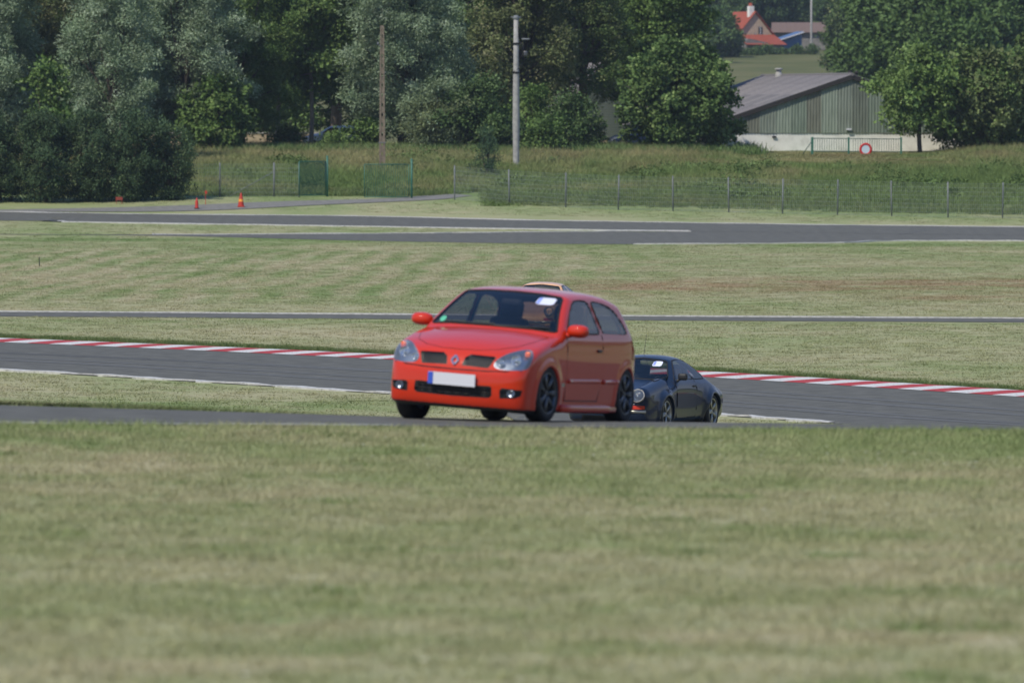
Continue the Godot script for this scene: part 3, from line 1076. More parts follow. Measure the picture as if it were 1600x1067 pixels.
func build_hatch(car: Node3D, s: CarSkin, paint: Material, fine: bool) -> void:
	var regions := [
		{"name": "headlight", "view": "front", "from": 1.25, "least": 0.05, "poly": round_poly([[0.415, 0.60], [0.45, 0.572], [0.54, 0.56], [0.66, 0.565], [0.735, 0.585], [0.755, 0.66], [0.745, 0.73], [0.70, 0.778], [0.64, 0.78], [0.56, 0.755], [0.48, 0.705], [0.425, 0.65], [0.415, 0.60]])},
		{"name": "upper_grille", "view": "front", "from": 1.5, "poly": poly([[0.08, 0.575], [0.365, 0.565], [0.385, 0.60], [0.42, 0.68], [0.40, 0.69], [0.15, 0.695], [0.10, 0.66]])},
		{"name": "lower_grille", "view": "front", "from": 1.5, "poly": poly([[-0.1, 0.25], [0.40, 0.26], [0.43, 0.285], [0.425, 0.365], [0.40, 0.385], [-0.1, 0.375]])},
		{"name": "fog_recess", "view": "front", "from": 1.2, "poly": poly([[0.51, 0.265], [0.66, 0.275], [0.71, 0.30], [0.72, 0.365], [0.53, 0.375], [0.505, 0.35]])},
		{"name": "windscreen", "view": "front", "from": 0.1, "to": 1.1, "least": 0.2, "poly": poly([[-0.1, 0.995], [0.45, 0.99], [0.665, 0.975], [0.69, 0.985], [0.545, 1.315], [0.52, 1.335], [0.3, 1.355], [-0.1, 1.365]])},
		{"name": "rear_window", "view": "rear", "from": -1.2, "poly": poly([[-0.1, 1.01], [0.56, 1.01], [0.585, 1.03], [0.50, 1.25], [0.46, 1.265], [-0.1, 1.275]])},
		{"name": "tail_lamp", "view": "rear", "from": -1.45, "poly": poly([[0.60, 0.72], [0.78, 0.72], [0.78, 0.9], [0.66, 1.12], [0.60, 1.10], [0.63, 0.95]])},
		{"name": "door_window", "view": "side", "poly": round_poly([[0.60, 0.985], [0.56, 1.03], [0.37, 1.17], [0.17, 1.285], [0.03, 1.315], [-0.2, 1.318], [-0.30, 1.30], [-0.335, 1.25], [-0.40, 1.03], [-0.39, 0.995], [-0.33, 0.98], [0.1, 0.975], [0.5, 0.975], [0.60, 0.985]])},
		{"name": "quarter_window", "view": "side", "poly": round_poly([[-0.51, 1.0], [-0.50, 1.05], [-0.43, 1.26], [-0.46, 1.305], [-0.56, 1.31], [-0.85, 1.285], [-1.08, 1.225], [-1.22, 1.12], [-1.29, 1.03], [-1.27, 0.995], [-1.1, 0.985], [-0.6, 0.985], [-0.51, 1.0]])},
		{"name": "door", "view": "side", "poly": poly([[0.66, 0.27], [0.66, 0.955], [-0.455, 0.965], [-0.455, 0.55], [-0.42, 0.40], [-0.36, 0.27]])},
		{"name": "bonnet", "view": "top", "from": 0.6, "poly": poly([[-0.1, 1.77], [0.20, 1.75], [0.40, 1.67], [0.55, 1.52], [0.635, 1.25], [0.665, 0.93], [0.3, 0.985], [-0.1, 0.99]])},
	]
	var c := cut(s, regions)
	var above := func(p: Vector3, _n: Vector3) -> bool: return p.y > 0.165
	var below := func(p: Vector3, _n: Vector3) -> bool: return p.y <= 0.165
	var high := func(p: Vector3, n: Vector3) -> bool: return p.y > 0.55 and p.z < 0.95 and n.y > -0.4
	part("body", skin_mesh(c.body, 0, 0.0, false, above), paint, car)
	part("underbody", skin_mesh(c.body, 0, 0.0, false, below), M.black_plastic, car)
	part("lining", skin_mesh(c.body, 0, -0.025, true, high), M.cabin_black, car)
	part("bonnet", skin_mesh(c.bonnet, 0, 0.001, true), paint, car)
	part("windscreen", skin_mesh(c.windscreen, 0), M.car_glass, car)
	part("rear_window", skin_mesh(c.rear_window, 0), M.rear_glass, car)
	for sgn in [1, -1]:
		var d := part("door", skin_mesh(c.door, sgn, 0.002, true), paint, car)
		part("door_card", skin_mesh(c.door, sgn, -0.04, true), M.cabin_black, d)
		part("door_window", skin_mesh(c.door_window, sgn), M.side_glass, d)
		part("quarter_window", skin_mesh(c.quarter_window, sgn), M.side_glass, car)
		part("tail_lamp", skin_mesh(c.tail_lamp, sgn, 0.003, true), M.red_lamp, car)
		var hl := part("headlight", skin_mesh(c.headlight, sgn, 0.004), M.lens_glass, car)
		part("reflector", skin_mesh(c.headlight, sgn, -0.045), M.reflector, hl)
		part("upper_grille", skin_mesh(c.upper_grille, sgn, -0.035), M.black_plastic, car)
		part("fog_recess", skin_mesh(c.fog_recess, sgn, -0.04), M.black_plastic, car)
		if not fine:
			continue
		for q in [[0.47, 0.625, 0.042], [0.62, 0.665, 0.055]]:
			var st := begin(true)
			var p := s.meet(Vector3(q[0], q[1], 2.2), 2, 2.2, 0.5)
			p = Vector3(p.x * sgn, p.y, p.z - 0.035)
			add_lathe(st, [Vector2(q[2], 0.012), Vector2(q[2] * 0.92, 0.02), Vector2(q[2] * 0.75, -0.01), Vector2(0.02, -0.02), Vector2(0.018, 0.01), Vector2(0.0, 0.016)], 20, Basis(Vector3(1, 0, 0), PI / 2 - 0.15), p)
			part("lamp_bowl", done(st), M.chrome, hl)
		var st2 := begin(true)
		var pa := s.meet(Vector3(0.69, 0.735, 2.2), 2, 2.2, 0.5)
		add_round_box(st2, Vector3(pa.x * sgn, pa.y, pa.z - 0.04), Vector3(0.06, 0.06, 0.03), 0.014)
		part("indicator_bulb", done(st2), M.amber, hl)
		st2 = begin(true)
		var pf := s.meet(Vector3(0.615, 0.32, 2.2), 2, 2.2, 0.5)
		add_lathe(st2, [Vector2(0.044, -0.03), Vector2(0.044, 0.0), Vector2(0.038, 0.006), Vector2(0.025, -0.004), Vector2(0, -0.012)], 20, Basis(Vector3(1, 0, 0), PI / 2), Vector3(pf.x * sgn, pf.y, pf.z - 0.012))
		part("fog_lamp", done(st2), M.reflector, car)
		# mesh of the upper grille
		st2 = begin()
		for k in 5:
			var y: float = 0.59 + k * 0.021
			add_path(st2, seam_path(s, dense_line([[0.10, y], [0.33 + k * 0.015, y]], 0.06), "front", sgn).map(func(p): return p - Vector3(0, 0, 0.012)), 0.0035, 4)
		for k in 10:
			var x: float = 0.12 + k * 0.027
			add_path(st2, seam_path(s, [Vector2(x, 0.58), Vector2(x + 0.004, 0.685)], "front", sgn).map(func(p): return p - Vector3(0, 0, 0.014)), 0.003, 4)
		part("grille_mesh", done(st2), M.dark_alloy, car)
		# shut lines
		st2 = begin()
		add_path(st2, seam_path(s, dense_line([[0.66, 0.955], [0.66, 0.27], [-0.36, 0.27], [-0.42, 0.40], [-0.455, 0.55], [-0.455, 0.97]]), "side", sgn), 0.005, 5)
		add_path(st2, seam_path(s, dense_line([[0.0, 1.772], [0.20, 1.752], [0.40, 1.672], [0.55, 1.522], [0.635, 1.252], [0.665, 0.94]]), "top", sgn), 0.0032, 5)
		add_path(st2, seam_path(s, dense_line([[0.0, 0.53], [0.35, 0.535], [0.55, 0.545], [0.70, 0.56]], 0.12), "front", sgn), 0.007, 5)
		part("shut_line", done(st2), M.seam_rubber, car)
		st2 = begin()
		add_path(st2, seam_path(s, dense_line([[0.0, 0.993], [0.45, 0.988], [0.67, 0.973], [0.693, 0.985], [0.547, 1.317], [0.52, 1.338], [0.3, 1.358], [0.0, 1.366]], 0.05), "front", sgn), 0.011, 5)
		part("windscreen_seal", done(st2), M.seam_rubber, car)
		st2 = begin()
		add_path(st2, seam_path(s, Array(regions[7].poly), "side", sgn), 0.008, 5)
		add_path(st2, seam_path(s, Array(regions[8].poly), "side", sgn), 0.008, 5)
		part("window_seal", done(st2), M.seam_rubber, car)
		# rubbing strip, sill, handle, badge
		for z in [[0.60, -0.40], [-0.50, -0.95]]:
			st2 = begin(true)
			var mid: Array = seam_path(s, dense_line([[z[0], 0.475], [z[1], 0.48]], 0.28), "side", sgn)
			mid = smooth_from(mid, 4)
			for i in mid.size() - 1:
				var a: Vector3 = mid[i]
				var b: Vector3 = mid[i + 1]
				add_tube(st2, a + Vector3(0.004 * sgn, 0, 0), b + Vector3(0.004 * sgn, 0, 0), 0.024, 0.024, 12, i == 0 or i == mid.size() - 2)
			part("rubbing_strip", done(st2), paint, car)
		st2 = begin(true)
		add_round_box(st2, Vector3(0.795 * sgn, 0.185, -0.08), Vector3(0.08, 0.085, 1.72), 0.03, 6)
		part("side_skirt", done(st2), paint, car)
		st2 = begin(true)
		var ph := s.meet(Vector3(0.95, 0.80, -0.33), 0, 0.95, 0.3)
		add_round_box(st2, Vector3((ph.x + 0.008) * sgn, 0.80, -0.33), Vector3(0.022, 0.03, 0.13), 0.01)
		part("door_handle", done(st2), M.black_plastic, car)
		st2 = begin()
		var pb := s.meet(Vector3(0.95, 0.46, 0.75), 0, 0.95, 0.3)
		add_box(st2, Vector3((pb.x + 0.004) * sgn, 0.435, 0.75), Vector3(0.008, 0.035, 0.11))
		part("side_badge", done(st2), M.pale_alloy, car)
		st2 = begin(true)
		mirror_shape(st2, Vector3(0.875 * sgn, 1.005, 0.60), sgn, Vector3(0.118, 0.07, 0.09))
		var mi := part("door_mirror", done(st2), paint, car)
		st2 = begin()
		add_box(st2, Vector3(0.875 * sgn, 1.005, 0.571), Vector3(0.19, 0.10, 0.006))
		part("mirror_glass", done(st2), M.chrome, mi)
	part("lower_grille", skin_mesh(c.lower_grille, 0, -0.05), M.black_plastic, car)
	for z in [1.16, -1.31]:
		for x in [-0.70, 0.70]:
			add_wheel(car, Vector3(x, 0.295, z), 0.295, 0.2, 7 if fine else 5, M.dark_alloy, -0.06 if z > 0 else 0.0)
	add_cabin(car, 0.62, 0.90, 0.36, 0.62)
	if not fine:
		return
	var st3 := begin(true)
	for k in 3:
		add_path(st3, seam_path(s, dense_line([[-0.40, 0.285 + k * 0.032], [0.40, 0.285 + k * 0.032]], 0.1), "front", 1.0).map(func(p): return p - Vector3(0, 0, 0.03)), 0.006, 5)
	part("lower_grille_bars", done(st3), M.black_plastic, car)
	# number plate: plain white with a blue band at the car's right
	var pl := s.meet(Vector3(0, 0.42, 2.2), 2, 2.2, 0.5)
	var plate := part("number_plate", box_mesh(Vector3(0.52, 0.125, 0.012)), M.plate_white, car, Vector3(0, 0.425, pl.z + 0.025))
	plate.rotation.x = 0.06
	part("blue_band", box_mesh(Vector3(0.055, 0.121, 0.004)), M.plate_blue, plate, Vector3(-0.232, 0, 0.0085))
	part("plate_holder", box_mesh(Vector3(0.50, 0.10, 0.03)), M.black_plastic, plate, Vector3(0, 0, -0.0225))
	# diamond emblem on the nose
	var em := s.meet(Vector3(0, 0.62, 2.2), 2, 2.2, 0.5)
	st3 = begin()
	var dia := [Vector3(0, 0.052, 0), Vector3(0.037, 0, 0), Vector3(0, -0.052, 0), Vector3(-0.037, 0, 0)]
	for k in 4:
		add_tube(st3, dia[k], dia[(k + 1) % 4], 0.011, 0.011, 6)
	var e := part("nose_emblem", done(st3), M.chrome, car, Vector3(0, 0.625, em.z + 0.008))
	e.rotation.x = -0.42
	# stickers inside the windscreen's upper left and lower right corners (the car's own sides)
	part("windscreen_sticker", disc_patch(s, 0.405, 1.285, 0.095, 0.036, 0.006, 16, 1.0), M.sticker_white, car)
	part("sticker_stripe", disc_patch(s, 0.335, 1.287, 0.016, 0.031, 0.009, 12, 1.0), M.sticker_blue, car)
	part("windscreen_disc", disc_patch(s, -0.585, 1.025, 0.036, 0.03, 0.006), M.sticker_green, car)
	# aerial and wipers, rear-view mirror
	st3 = begin()
	for w in [[0.05, 0.62], [-0.55, 0.05]]:
		add_path(st3, seam_path(s, dense_line([[w[0], 1.0], [w[1], 1.012]], 0.1), "front", 1.0).map(func(p): return p + Vector3(0, 0.004, 0.014)), 0.008, 5)
	part("wiper", done(st3), M.black_plastic, car)
	st3 = begin(true)
	add_round_box(st3, Vector3(0, 1.255, 0.30), Vector3(0.22, 0.06, 0.03), 0.014)
	part("rear_view_mirror", done(st3), M.cabin_black, car)

func build_coupe(car: Node3D, s: CarSkin, paint: Material, fine: bool) -> void:
	var regions := [
		{"name": "windscreen", "view": "front", "from": 0.0, "to": 0.95, "least": 0.2, "poly": poly([[-0.1, 0.915], [0.4, 0.905], [0.59, 0.895], [0.61, 0.91], [0.45, 1.195], [0.41, 1.215], [0.25, 1.235], [-0.1, 1.25]])},
		{"name": "rear_window", "view": "top", "from": 0.9, "poly": poly([[-0.1, -0.72], [0.36, -0.70], [0.50, -1.25], [0.44, -1.32], [-0.1, -1.36]])},
		{"name": "door_window", "view": "side", "poly": poly([[0.50, 0.905], [0.16, 1.155], [0.02, 1.225], [-0.26, 1.24], [-0.40, 0.905]])},
		{"name": "quarter_window", "view": "side", "poly": poly([[-0.46, 0.905], [-0.33, 1.235], [-0.52, 1.215], [-0.78, 1.11], [-0.98, 0.96], [-0.95, 0.905]])},
		{"name": "door", "view": "side", "poly": poly([[0.56, 0.26], [0.58, 0.87], [-0.43, 0.88], [-0.45, 0.6], [-0.42, 0.26]])},
		{"name": "indicator", "view": "front", "from": 1.3, "poly": poly([[0.46, 0.425], [0.68, 0.43], [0.68, 0.49], [0.46, 0.49]])},
		{"name": "lower_grille", "view": "front", "from": 1.3, "poly": poly([[-0.1, 0.22], [0.42, 0.22], [0.42, 0.30], [-0.1, 0.30]])},
	]
	var c := cut(s, regions)
	var above := func(p: Vector3, _n: Vector3) -> bool: return p.y > 0.205
	var below := func(p: Vector3, _n: Vector3) -> bool: return p.y <= 0.205
	var high := func(p: Vector3, n: Vector3) -> bool: return p.y > 0.6 and p.z < 0.75 and p.z > -1.3 and n.y > -0.4
	part("body", skin_mesh(c.body, 0, 0.0, false, above), paint, car)
	part("underbody", skin_mesh(c.body, 0, 0.0, false, below), M.black_plastic, car)
	part("lining", skin_mesh(c.body, 0, -0.03, true, high), M.cabin_black, car)
	part("windscreen", skin_mesh(c.windscreen, 0), M.car_glass, car)
	part("rear_window", skin_mesh(c.rear_window, 0), M.car_glass, car)
	part("lower_grille", skin_mesh(c.lower_grille, 0, -0.04), M.black_plastic, car)
	for sgn in [1, -1]:
		var d := part("door", skin_mesh(c.door, sgn, 0.002, true), paint, car)
		part("door_card", skin_mesh(c.door, sgn, -0.045, true), M.cabin_black, d)
		part("door_window", skin_mesh(c.door_window, sgn), M.side_glass, d)
		part("quarter_window", skin_mesh(c.quarter_window, sgn), M.side_glass, car)
		part("indicator", skin_mesh(c.indicator, sgn, 0.004, true), M.amber_red, car)
		# round headlight: chrome ring, glass, bowl
		var p := s.meet(Vector3(0.575, 0.655, 2.3), 2, 2.3, 0.5)
		var turn := Basis(Vector3(0, 1, 0), 0.1 * sgn) * Basis(Vector3(1, 0, 0), PI / 2 - 0.42)
		var at := Vector3(p.x * sgn, p.y, p.z - 0.005)
		var st := begin(true)
		add_lathe(st, [Vector2(0.108, -0.03), Vector2(0.126, -0.01), Vector2(0.127, 0.015), Vector2(0.117, 0.026), Vector2(0.109, 0.02)], 28, turn, at)
		var hl := part("headlight", done(st), M.dull_steel, car)
		st = begin(true)
		add_lathe(st, [Vector2(0.11, 0.02), Vector2(0.08, 0.037), Vector2(0.04, 0.047), Vector2(0, 0.05)], 28, turn, at)
		part("lens", done(st), M.lens_glass, hl)
		st = begin(true)
		add_lathe(st, [Vector2(0.11, 0.016), Vector2(0.09, -0.01), Vector2(0.05, -0.03), Vector2(0.02, -0.036), Vector2(0.018, 0.005), Vector2(0, 0.012)], 28, turn, at)
		part("reflector", done(st), M.reflector, hl)
		if not fine:
			continue
		st = begin()
		add_path(st, seam_path(s, dense_line([[0.58, 0.88], [0.56, 0.26], [-0.42, 0.26], [-0.45, 0.6], [-0.43, 0.89]]), "side", sgn), 0.006, 5)
		add_path(st, seam_path(s, dense_line([[0.0, 1.78], [0.3, 1.72], [0.42, 1.5], [0.47, 0.9]]), "top", sgn), 0.006, 5)
		part("shut_line", done(st), M.seam_rubber, car)
		st = begin()
		add_path(st, seam_path(s, Array(regions[2].poly) + [regions[2].poly[0]], "side", sgn), 0.012, 5)
		add_path(st, seam_path(s, Array(regions[3].poly) + [regions[3].poly[0]], "side", sgn), 0.012, 5)
		part("window_trim", done(st), M.seam_rubber, car)
		st = begin()
		add_path(st, seam_path(s, dense_line([[0.0, 0.912], [0.4, 0.903], [0.595, 0.893], [0.613, 0.91], [0.452, 1.197], [0.41, 1.218], [0.0, 1.253]], 0.06), "front", sgn), 0.012, 5)
		part("windscreen_seal", done(st), M.seam_rubber, car)
		st = begin(true)
		add_round_box(st, Vector3(0.83 * sgn, 0.965, 0.42), Vector3(0.17, 0.12, 0.08), 0.035)
		add_tube(st, Vector3(0.78 * sgn, 0.92, 0.42), Vector3(0.70 * sgn, 0.87, 0.42), 0.02, 0.03)
		part("door_mirror", done(st), M.black_plastic, car)
		st = begin(true)
		add_round_box(st, Vector3(0.78 * sgn, 0.79, -0.34), Vector3(0.05, 0.035, 0.14), 0.014)
		part("door_handle", done(st), M.black_plastic, car)
		st = begin(true)
		add_round_box(st, Vector3(0.60 * sgn, 0.40, -2.16), Vector3(0.12, 0.16, 0.14), 0.03)
		part("bumper_buffer", done(st), M.rubber, car)
	# bumper bar with a rubber strip, front lip, plate
	var st2 := begin(true)
	add_path(st2, seam_path(s, dense_line([[-0.70, 0.385], [-0.4, 0.385], [0.4, 0.385], [0.70, 0.385]], 0.2), "front", 1.0).map(func(p): return p + Vector3(0, 0, 0.012)), 0.03, 8)
	part("bumper_strip", done(st2), M.pale_alloy, car)
	if fine:
		part("windscreen_sticker", disc_patch(s, 0.31, 1.165, 0.08, 0.042, 0.007, 16, 1.0), M.sticker_white, car)
		part("sticker_stripe", disc_patch(s, 0.26, 1.17, 0.018, 0.03, 0.011, 12, 1.0), M.sticker_blue, car)
		st2 = begin()
		add_tube(st2, Vector3(-0.15, 1.27, -0.3), Vector3(-0.15, 1.66, -0.42), 0.006, 0.003, 5)
		part("aerial", done(st2), M.black_plastic, car)
	for z in [1.10, -1.17]:
		for x in [-1, 1]:
			add_wheel(car, Vector3(x * (0.70 if z > 0 else 0.74), 0.31, z), 0.31, 0.21 if z > 0 else 0.25, 5, M.pale_alloy)
	add_cabin(car, 0.45, 0.83, 0.22, 0.58)

# ---------------------------------------------------------------- a seated driver: limbs as tapered capsules melted together
func driver(called: String, label: String, car: Node3D, dash_z: float, dash_y: float, seat_y: float, roll: float) -> void:
	var o := thing(called, label, "person", Vector3.ZERO)
	o.transform = car.transform * leaning(roll)
	var x := 0.34
	var hip := Vector3(x, seat_y + 0.15, dash_z - 0.95)
	var neck := hip + Vector3(0, 0.46, -0.15)
	var wheel := Vector3(x, dash_y - 0.04, dash_z - 0.38)
	var tilt := Basis(Vector3(1, 0, 0), -1.1)
	var bones := [[hip, hip + Vector3(0, 0.22, -0.05), 0.15, 0.14], [hip + Vector3(0, 0.22, -0.05), neck - Vector3(0, 0.1, -0.02), 0.145, 0.15], [neck - Vector3(0, 0.08, 0), neck + Vector3(0, 0.08, 0.01), 0.06, 0.058]]
	var hands := []
	for sg in [-1.0, 1.0]:
		var sh := neck + Vector3(0.185 * sg, -0.07, 0.0)
		var grip := wheel + tilt * Vector3(0.175 * sg, 0.0, -0.06)
		var el := sh.lerp(grip, 0.5) + Vector3(0.07 * sg, -0.13, -0.02)
		bones.append([neck - Vector3(0, 0.09, 0), sh, 0.09, 0.075])
		bones.append([sh, el, 0.062, 0.05])
		var wr := el.lerp(grip, 0.82)
		bones.append([el, wr, 0.048, 0.032])
		bones.append([wr, el.lerp(grip, 0.98) + Vector3(0, 0.015, 0), 0.034, 0.032])
		hands.append([wr, grip, sg])
		var kn := hip + Vector3(0.11 * sg, 0.10, 0.42)
		bones.append([hip + Vector3(0.09 * sg, -0.03, 0.02), kn, 0.095, 0.065])
		bones.append([kn, kn + Vector3(0, -0.34, 0.18), 0.062, 0.045])
		bones.append([kn + Vector3(0, -0.34, 0.18), kn + Vector3(0, -0.36, 0.34), 0.045, 0.035])
	var cell := 0.026
	var lo := Vector3(x - 0.42, seat_y - 0.25, dash_z - 1.35)
	var n := Vector3i(33, 46, 50)
	var vals := PackedFloat32Array()
	vals.resize(n.x * n.y * n.z)
	vals.fill(1.0)
	for b in bones:
		var a: Vector3 = b[0]
		var e: Vector3 = b[1] - a
		var r: float = maxf(b[2], b[3]) + 0.09
		var p0 := ((a.min(b[1]) - Vector3.ONE * r - lo) / cell).clamp(Vector3.ZERO, Vector3(n.x - 1, n.y - 1, n.z - 1))
		var p1 := ((a.max(b[1]) + Vector3.ONE * r - lo) / cell).clamp(Vector3.ZERO, Vector3(n.x - 1, n.y - 1, n.z - 1))
		for i in range(int(p0.x), int(p1.x) + 1):
			for j in range(int(p0.y), int(p1.y) + 1):
				for k in range(int(p0.z), int(p1.z) + 1):
					var w := lo + Vector3(i, j, k) * cell - a
					var t := clampf(w.dot(e) / e.length_squared(), 0.0, 1.0)
					var dist: float = (w - e * t).length() - lerpf(b[2], b[3], t)
					var at := (i * n.y + j) * n.z + k
					var h := maxf(0.05 - absf(dist - vals[at]), 0.0)
					vals[at] = minf(dist, vals[at]) - h * h * 5.0
	var s := CarSkin.new()
	s.cell = cell
	s.nx = n.x
	s.ny = n.y
	s.nz = n.z
	s.y0 = 0.0
	s.z0 = 0.0
	s.f = vals
	s.nets()
	var st := begin(true)
	var base := lo + Vector3(0.5 * cell, 0, 0)
	for i in range(0, s.tris.size(), 3):
		tri(st, s.verts[s.tris[i]] + base, s.verts[s.tris[i + 1]] + base, s.verts[s.tris[i + 2]] + base)
	# gloved fingers closed round the rim
	for hd in hands:
		var g: Vector3 = hd[1]
		for k in 5:
			var along: Vector3 = tilt * Vector3(0, 0, -0.034 + k * 0.019) if k < 4 else tilt * Vector3(-0.02 * hd[2], 0.0, -0.05)
			var r := 0.009 if k < 4 else 0.0105
			var l: float = [0.9, 1.0, 0.96, 0.8, 0.7][k]
			var p0: Vector3 = g + along + Vector3(0.012 * hd[2], 0.022, -0.022)
			var p1: Vector3 = g + along + Vector3(0.004 * hd[2], 0.034 * l, 0.012)
			var p2: Vector3 = g + along + Vector3(-0.012 * hd[2], 0.008, 0.032 * l)
			add_tube(st, p0, p1, r * 1.1, r, 6)
			add_tube(st, p1, p2, r, r * 0.85, 6)
	part("body", done(st), M.overalls, o)
	# head: helmet shell, visor opening with the eyes' strip of skin
	var hc := neck + Vector3(0, 0.185, 0.035)
	st = begin(true)
	for i in 14:
		for j in 20:
			var q := []
			for e in [[i, j], [i + 1, j], [i + 1, j + 1], [i, j + 1]]:
				var a: float = PI * e[0] / 14
				var b: float = TAU * e[1] / 20
				q.append(hc + Vector3(sin(a) * sin(b) * 0.118, cos(a) * 0.135, sin(a) * cos(b) * 0.142))
			var m: Vector3 = (q[0] + q[2]) / 2 - hc
			if m.z > 0.085 and m.y > -0.045 and m.y < 0.055:
				continue
			quad(st, q[0], q[1], q[2], q[3])
	part("helmet", done(st), M.helmet, o)
	st = begin(true)
	for i in 12:
		for j in 16:
			var q := []
			for e in [[i, j], [i + 1, j], [i + 1, j + 1], [i, j + 1]]:
				var a: float = PI * e[0] / 12
				var b: float = TAU * e[1] / 16
				var v := Vector3(sin(a) * sin(b) * 0.078, cos(a) * 0.115, sin(a) * cos(b) * 0.098)
				if v.z > 0.05:
					v.z += 0.022 * exp(-pow(v.x / 0.016, 2.0) - pow((v.y + 0.015) / 0.025, 2.0))   # nose
					v.z -= 0.010 * exp(-pow((absf(v.x) - 0.033) / 0.016, 2.0) - pow((v.y - 0.01) / 0.014, 2.0))   # eye sockets
				q.append(hc + v)
			quad(st, q[0], q[1], q[2], q[3])
	part("face", done(st), M.skin_tone, o)

func build_cars() -> void:
	car_materials()
	mat("amber_red", Color(0.75, 0.20, 0.08), 0.25)
	var skin := make_skin(HATCH, 0.015)
	var red := thing("red_hatchback", "red three-door hatchback cresting the rise with its headlights facing the near grass", "car")
	place_car(red, Vector2(0.02, 74.4), deg_to_rad(-20.0), 0.0)
	build_hatch(red, skin, M.red_paint, true)
	lean(red, -0.062)
	driver("person", "driver in dark overalls and helmet at the wheel of the red hatchback", red, 0.62, 0.90, 0.36, -0.062)
	print("hatch ", Time.get_ticks_msec())
	skin = make_skin(COUPE, 0.02)
	var blue := thing("dark_coupe", "dark blue classic coupe with round headlamps following the red hatchback", "car")
	place_car(blue, Vector2(2.30, 122.0), deg_to_rad(-20.5), 0.0)
	build_coupe(blue, skin, M.blue_black_paint, true)
	lean(blue, -0.03)
	driver("person", "driver in dark overalls and helmet inside the dark blue coupe", blue, 0.45, 0.83, 0.22, -0.03)
	var orange := blue.duplicate()
	orange.name = numbered("orange_coupe")
	add_child(orange)
	tag(orange, "pale orange coupe of which the roof shows above the red hatchback", "car")
	place_car(orange, Vector2(0.75, 176.0), deg_to_rad(-12.0), 0.0)
	for ch in orange.get_children():
		if ch is MeshInstance3D and ch.material_override == M.blue_black_paint:
			ch.material_override = M.orange_paint
		if String(ch.name).begins_with("windscreen_sticker") or String(ch.name).begins_with("sticker_stripe") or String(ch.name).begins_with("aerial"):
			ch.free()
	print("coupe ", Time.get_ticks_msec())
	skin = make_skin(HATCH, 0.045)
	var w := thing("parked_car", "white parked car half hidden by leaves beside the beige wall", "car")
	place_car(w, Vector2(-10.4, 412.0), deg_to_rad(-97.0), 0.0)
	var white := mat("white_paint", Color(0.85, 0.86, 0.88), 0.3)
	build_hatch(w, skin, white, false)
	var p: Node3D = w.duplicate()
	p.name = numbered("parked_car")
	add_child(p)
	tag(p, "dark blue parked car under the big round tree", "car")
	place_car(p, Vector2(7.5, 411.0), deg_to_rad(-80.0), 0.0)
	p.set_meta("label", "dark blue parked car under the big round tree")
	var navy := mat("navy_paint", Color(0.10, 0.16, 0.27), 0.3, 0.2)
	repaint(p, white, navy)
	p = w.duplicate()
	p.name = numbered("parked_car")
	add_child(p)
	place_car(p, Vector2(25.6, 414.0), deg_to_rad(60.0), 0.0)
	tag(p, "white parked car just beyond the forked tree by the barn", "car")

# the body leans on its springs in the bend; the wheels stay on the road
func leaning(roll: float) -> Transform3D:
	var c := Vector3(0, 0.3, 0)
	return Transform3D(Basis(Vector3(0, 0, 1), roll), c - Basis(Vector3(0, 0, 1), roll) * c)

func lean(car: Node3D, roll: float) -> void:
	for ch in car.get_children():
		if not String(ch.name).begins_with("wheel"):
			ch.transform = leaning(roll) * ch.transform

func repaint(o: Node, a: Material, b: Material) -> void:
	for ch in o.get_children():
		if ch is MeshInstance3D and ch.material_override == a:
			ch.material_override = b
		repaint(ch, a, b)

# stand a car on the ground at (x, d): heading about y, pitch and roll from the terrain under its axles
func place_car(car: Node3D, at: Vector2, turn: float, lift: float) -> void:
	var fwd := Vector2(sin(turn), -cos(turn))      # in (x, d)
	var left := Vector2(cos(turn), sin(turn))
	var f := on_ground(at.x + fwd.x * 1.15, at.y + fwd.y * 1.15)
	var b := on_ground(at.x - fwd.x * 1.3, at.y - fwd.y * 1.3)
	var l := on_ground(at.x + left.x * 0.7, at.y + left.y * 0.7)
	var r := on_ground(at.x - left.x * 0.7, at.y - left.y * 0.7)
	var z := (f - b).normalized()
	var y := z.cross(l - r).normalized()
	var x := y.cross(z)
	car.transform = Transform3D(Basis(x, y, z), f.lerp(b, 1.15 / 2.45) + Vector3(0, 0.014 + lift, 0))

# ---------------------------------------------------------------- fence, gates, poles, cones, sign
func wire_panel(st: SurfaceTool, a: Vector3, b: Vector3, tall: float, gap_up: float, gap_along: float, r: float) -> void:
	var n := int(a.distance_to(b) / gap_along)
	for i in n + 1:
		var p := a.lerp(b, float(i) / n)
		add_tube(st, p + Vector3(0, 0.04, 0), p + Vector3(0, tall, 0), r, r, 3, false)
	for k in int(tall / gap_up) + 1:
		var y := 0.04 + k * gap_up
		add_tube(st, a + Vector3(0, y, 0), b + Vector3(0, y, 0), r, r, 3, false)

